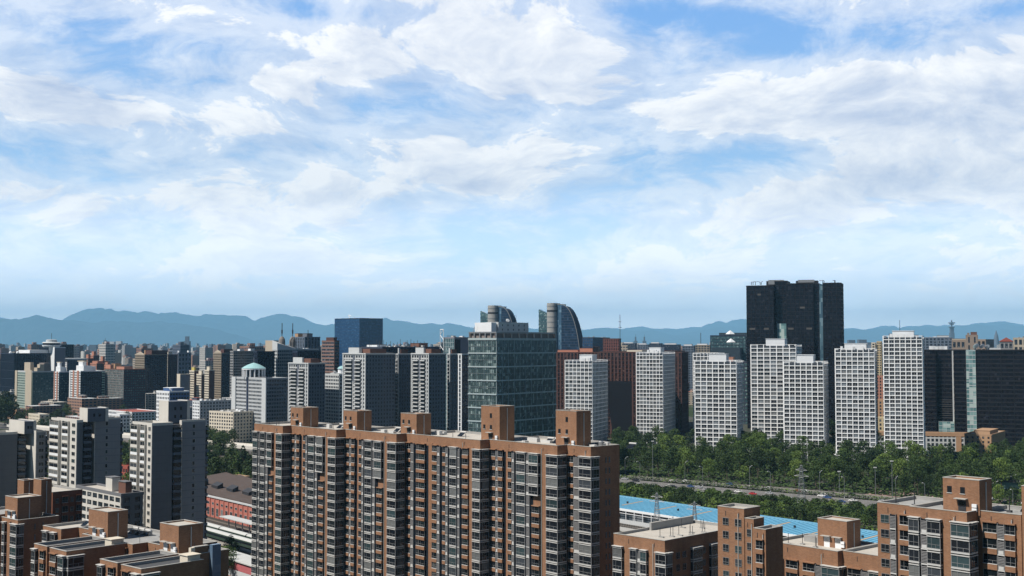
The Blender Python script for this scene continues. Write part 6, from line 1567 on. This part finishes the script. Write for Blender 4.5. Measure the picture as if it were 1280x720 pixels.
    for k in range(9):
        if gp is None:
            g = empty('catenary_gantry', (0, 0, 0)); kids = []
            for y in (-16, 16): m = MB(); m.beam((0, y, 0), (0, y, 9), .2, METAL, 6); kids.append(m.obj('post', g))
            m = MB(); m.beam((0, -16, 8.7), (0, 16, 8.7), .14, METAL); m.beam((0, -16, 7.7), (0, 16, 7.7), .14, METAL)
            for i in range(16): m.beam((0, -16 + 2 * i, 7.7 if i % 2 else 8.7), (0, -14 + 2 * i, 8.7 if i % 2 else 7.7), .08, METAL)
            kids.append(m.obj('truss', g)); gp = remember(g, kids); o = g
        else: o = copy_tree(gp)
        p = rail_pt(-170 + 52 * k, -57); o.location = (p.x, p.y, 0); o.rotation_euler = (0, 0, -rth); tag(o, 'grey truss gantry spanning the tracks before the blue canopy', 'gantry', 'gantries over the yard')
    for px, D, h, w, lab in ((1002, 588, 24, 2.2, 'lattice pylon standing in the bushes above the blue canopy'), (821, 535, 17, 1.5, 'lattice pylon among the tracks beside the blue canopy'), (868, 520, 15, 1.4, 'shorter lattice pylon touching the blue canopy edge')):
        lattice_pylon(tanx(px, 620) * D, D, h, w, lab)
    # carriages
    def carriage(body, roof, nm):
        r = empty('railway_carriage', (0, 0, 0)); kids = []; b = MB(); b.box(-12.4, -1.5, 1.1, 12.4, 1.5, 3.5, body); kids.append(b.obj('body', r))
        t = MB(); i = t.mi(roof); n = 6
        P = [(1.5 * math.cos(math.pi * k / n), 3.5 + .75 * math.sin(math.pi * k / n)) for k in range(n + 1)]
        for x in (-12.4, 12.4): t.v += [(x, y, z) for y, z in P]
        t.f += [(k, k + 1, k + 2 + n, k + 1 + n) for k in range(n)] + [tuple(range(n, -1, -1)), tuple(range(n + 1, 2 * n + 2))]; t.m += [i] * (n + 2); kids.append(t.obj('roof', r))
        for sy in (-1, 1): w = MB(); w.box(-11.8, sy * 1.5, 2.15, 11.8, sy * 1.53, 2.95, G_DARK); kids.append(w.obj('window_band', r))
        for x in (-8.5, 8.5): w = MB(); w.box(x - 1.6, -1.2, .45, x + 1.6, 1.2, 1.1, DMETAL); kids.append(w.obj('bogie', r))
        return remember(r, kids)
    C1 = carriage(mat('olive_paint', (.10, .085, .045), .5, .2), mat('dusty_roof', (.24, .22, .19), .8, .2), 'a'); C2 = carriage(mat('green_paint', (.035, .06, .045), .5, .2), mat('pale_roof', (.50, .51, .50), .6, .15), 'b')
    u1 = u2 = False
    for (px, py, z, which, cnt, lab) in ((262, 654, 4.2, 1, 4, 'dark green carriage with a pale roof standing by the red shed'), (250, 670, 4.2, 0, 5, 'olive carriage with a dusty roof on the middle siding'), (300, 674, 4.2, 1, 3, 'dark green carriage with a pale roof on the siding nearest the platform roof')):
        p0 = at(px, py, z=z)
        for k in range(cnt):
            src = C2 if which else C1; fl = u2 if which else u1
            if which: u2 = True
            else: u1 = True
            o = copy_tree(src) if fl else src
            p = p0 + rv * (k * 25.6 - 26) + nv * (3 if which and px > 280 else 0); o.location = (p.x, p.y, 0); o.rotation_euler = (0, 0, -rth); tag(o, lab, 'carriage', {262: 'carriages by the red shed', 250: 'olive carriages', 300: 'carriages by the platform roof'}[px])
    for px, py, ln, w, lab in ((292, 645, 60, 5, 'narrow pale platform roof beside the red shed'), (272, 682, 70, 9, 'wide pale platform roof with a red wall beneath')):
        p = at(px, py, z=6.5); r = empty('platform_roof', (p.x, p.y, 0), -rth, lab, 'platform roof'); m = MB(); m.box(-4, -w, 6.1, ln, 0, 6.5, mat('pale_roof', (.50, .51, .50))); m.obj('roof', r)
        for k in range(9): m = MB(); x = k * ln / 9; m.box(x, -w * .5, 0, x + .4, -w * .5 + .4, 6.1, METAL); m.obj('column', r)
        if w > 6:
            m = MB(); m.box(0, -w + .6, 3.0, ln, -w + .9, 6.0, mat('rose_panel', (.42, .12, .13), .7, .2)); m.box(0, -w + .5, 0, ln, -w + .9, 2.9, WGREY); m.obj('wall', r); m = MB(); m.box(-3, -w - 3, 0, ln, -w - 2.7, 1.8, mat('terracotta', (.36, .15, .08))); m.obj('low_wall', r)
    # red shed
    c = at(258, 645, z=0); r = empty('industrial_shed', (c.x - rv.x * 50, c.y - rv.y * 50, 0), -rth, 'red rendered shed with tall windows and a dark saw-tooth roof', 'shed'); RED = mat('red_render', (.42, .15, .115), .85, .15); Ls = 135
    m = MB(); m.box(0, 0, 0, Ls, 34, 9.6, RED); m.box(-.5, -.5, 9.6, Ls + .5, .3, 10.3, WGREY); m.obj('wall', r); w = Windows(r, 'office', LGREY, 5); f = Face('front', Ls, 34)
    for k in range(27): w.add(f, 1.5 + k * 4.95, 1.2, 2.5, 3.6, .03); w.add(f, 1.7 + k * 4.95, 6.3, 2.1, 1.1, .03, style='slot')
    w.build(); m = MB()
    for k in range(27): m.box(4.4 + k * 4.95, -.3, 0, 5.0 + k * 4.95, 0, 9.6, RED)
    m.obj('pilaster', r)
    RF = mat('brown_sheet', (.085, .065, .058), .9, .35, .4, streak=False); m = MB(); nb = 8
    for k in range(nb):
        a, b = Ls * k / nb, Ls * (k + 1) / nb - .3; m.prism([(a, .4), (b, .4), (b, 34), (a, 34)], 9.6, [11.2, 10.4, 13.6, 14.8], RF)
        m.prism([(a + 2, 9), (a + 9, 9), (a + 9, 12), (a + 2, 12)], 11.5, [13.2, 13.0, 14.4, 14.6], DMETAL)
    m.obj('roof', r)
    r, W, L, z = midrise('low_house', 'small house with a light blue sheet roof in front of the dark poplars', 'house', (286, 299, 310), 596, 640, 46, (4, 3.4, .6, .5, TAN), (4, 3.4, .6, .5), TAN, GL_MID, None, mat('sky_sheet', (.30, .55, .70), .5, .1))
    # viaduct
    a, b = at(125, 541, z=8.5), at(330, 559.5, z=8.5); d = (b - a); ln = d.length + 300; an = math.atan2(d.y, d.x); a = a - d.normalized() * 150
    r = empty('viaduct', (a.x, a.y, 0), an, 'pale elevated road on piers crossing behind the grey towers', 'viaduct'); m = MB(); m.box(0, -7, 7.2, ln, 7, 8.4, CONCB); m.obj('deck', r)
    for y in (-7, 6.7): m = MB(); m.box(0, y, 8.4, ln, y + .3, 9.5, CONCB); m.obj('parapet', r)
    for k in range(int(ln / 28)): m = MB(); x = 10 + k * 28; m.box(x - 1, -3.5, 0, x + 1, 3.5, 6.2, CONCB); m.box(x - 1.2, -6, 6.2, x + 1.2, 6, 7.2, CONCB); m.obj('pier', r)
    # light pavilion at the wood's edge
    p = at(1268, 612, z=0); r = empty('pavilion', (p.x, p.y, 0), -.4, 'white framed pavilion with grey gables at the edge of the wood', 'pavilion'); m = MB()
    m.box(-9, 0, 0, 16, 10, 4, mat('mint_panel', (.28, .42, .38), .7, .1)); m.obj('wall', r)
    m = MB(); m.prism([(-10, -1), (3, -1), (3, 11), (-10, 11)], 4, [4.3, 8.5, 8.5, 4.3], ROOFD); m.prism([(3, -1), (17, -1), (17, 11), (3, 11)], 4, [8.5, 4.3, 4.3, 8.5], ROOFD); m.obj('roof', r)
    m = MB(); m.beam((-12, -1.5, 3), (3, -1.5, 9.5), .3, WHITE); m.beam((3, -1.5, 9.5), (18, -1.5, 3), .3, WHITE); m.beam((3, -1.5, 0), (3, -1.5, 9.5), .3, WHITE); m.obj('frame', r)
    r, W, L, z = midrise('low_house', 'low white service building by the shortest white tower', 'building', (930, 946, 949), 561, 850, 20, (4, 3.6, .6, .5, WHITE), (4, 3.6, .6, .5), WGREY, GL_MID, None, WGREY)
railway()
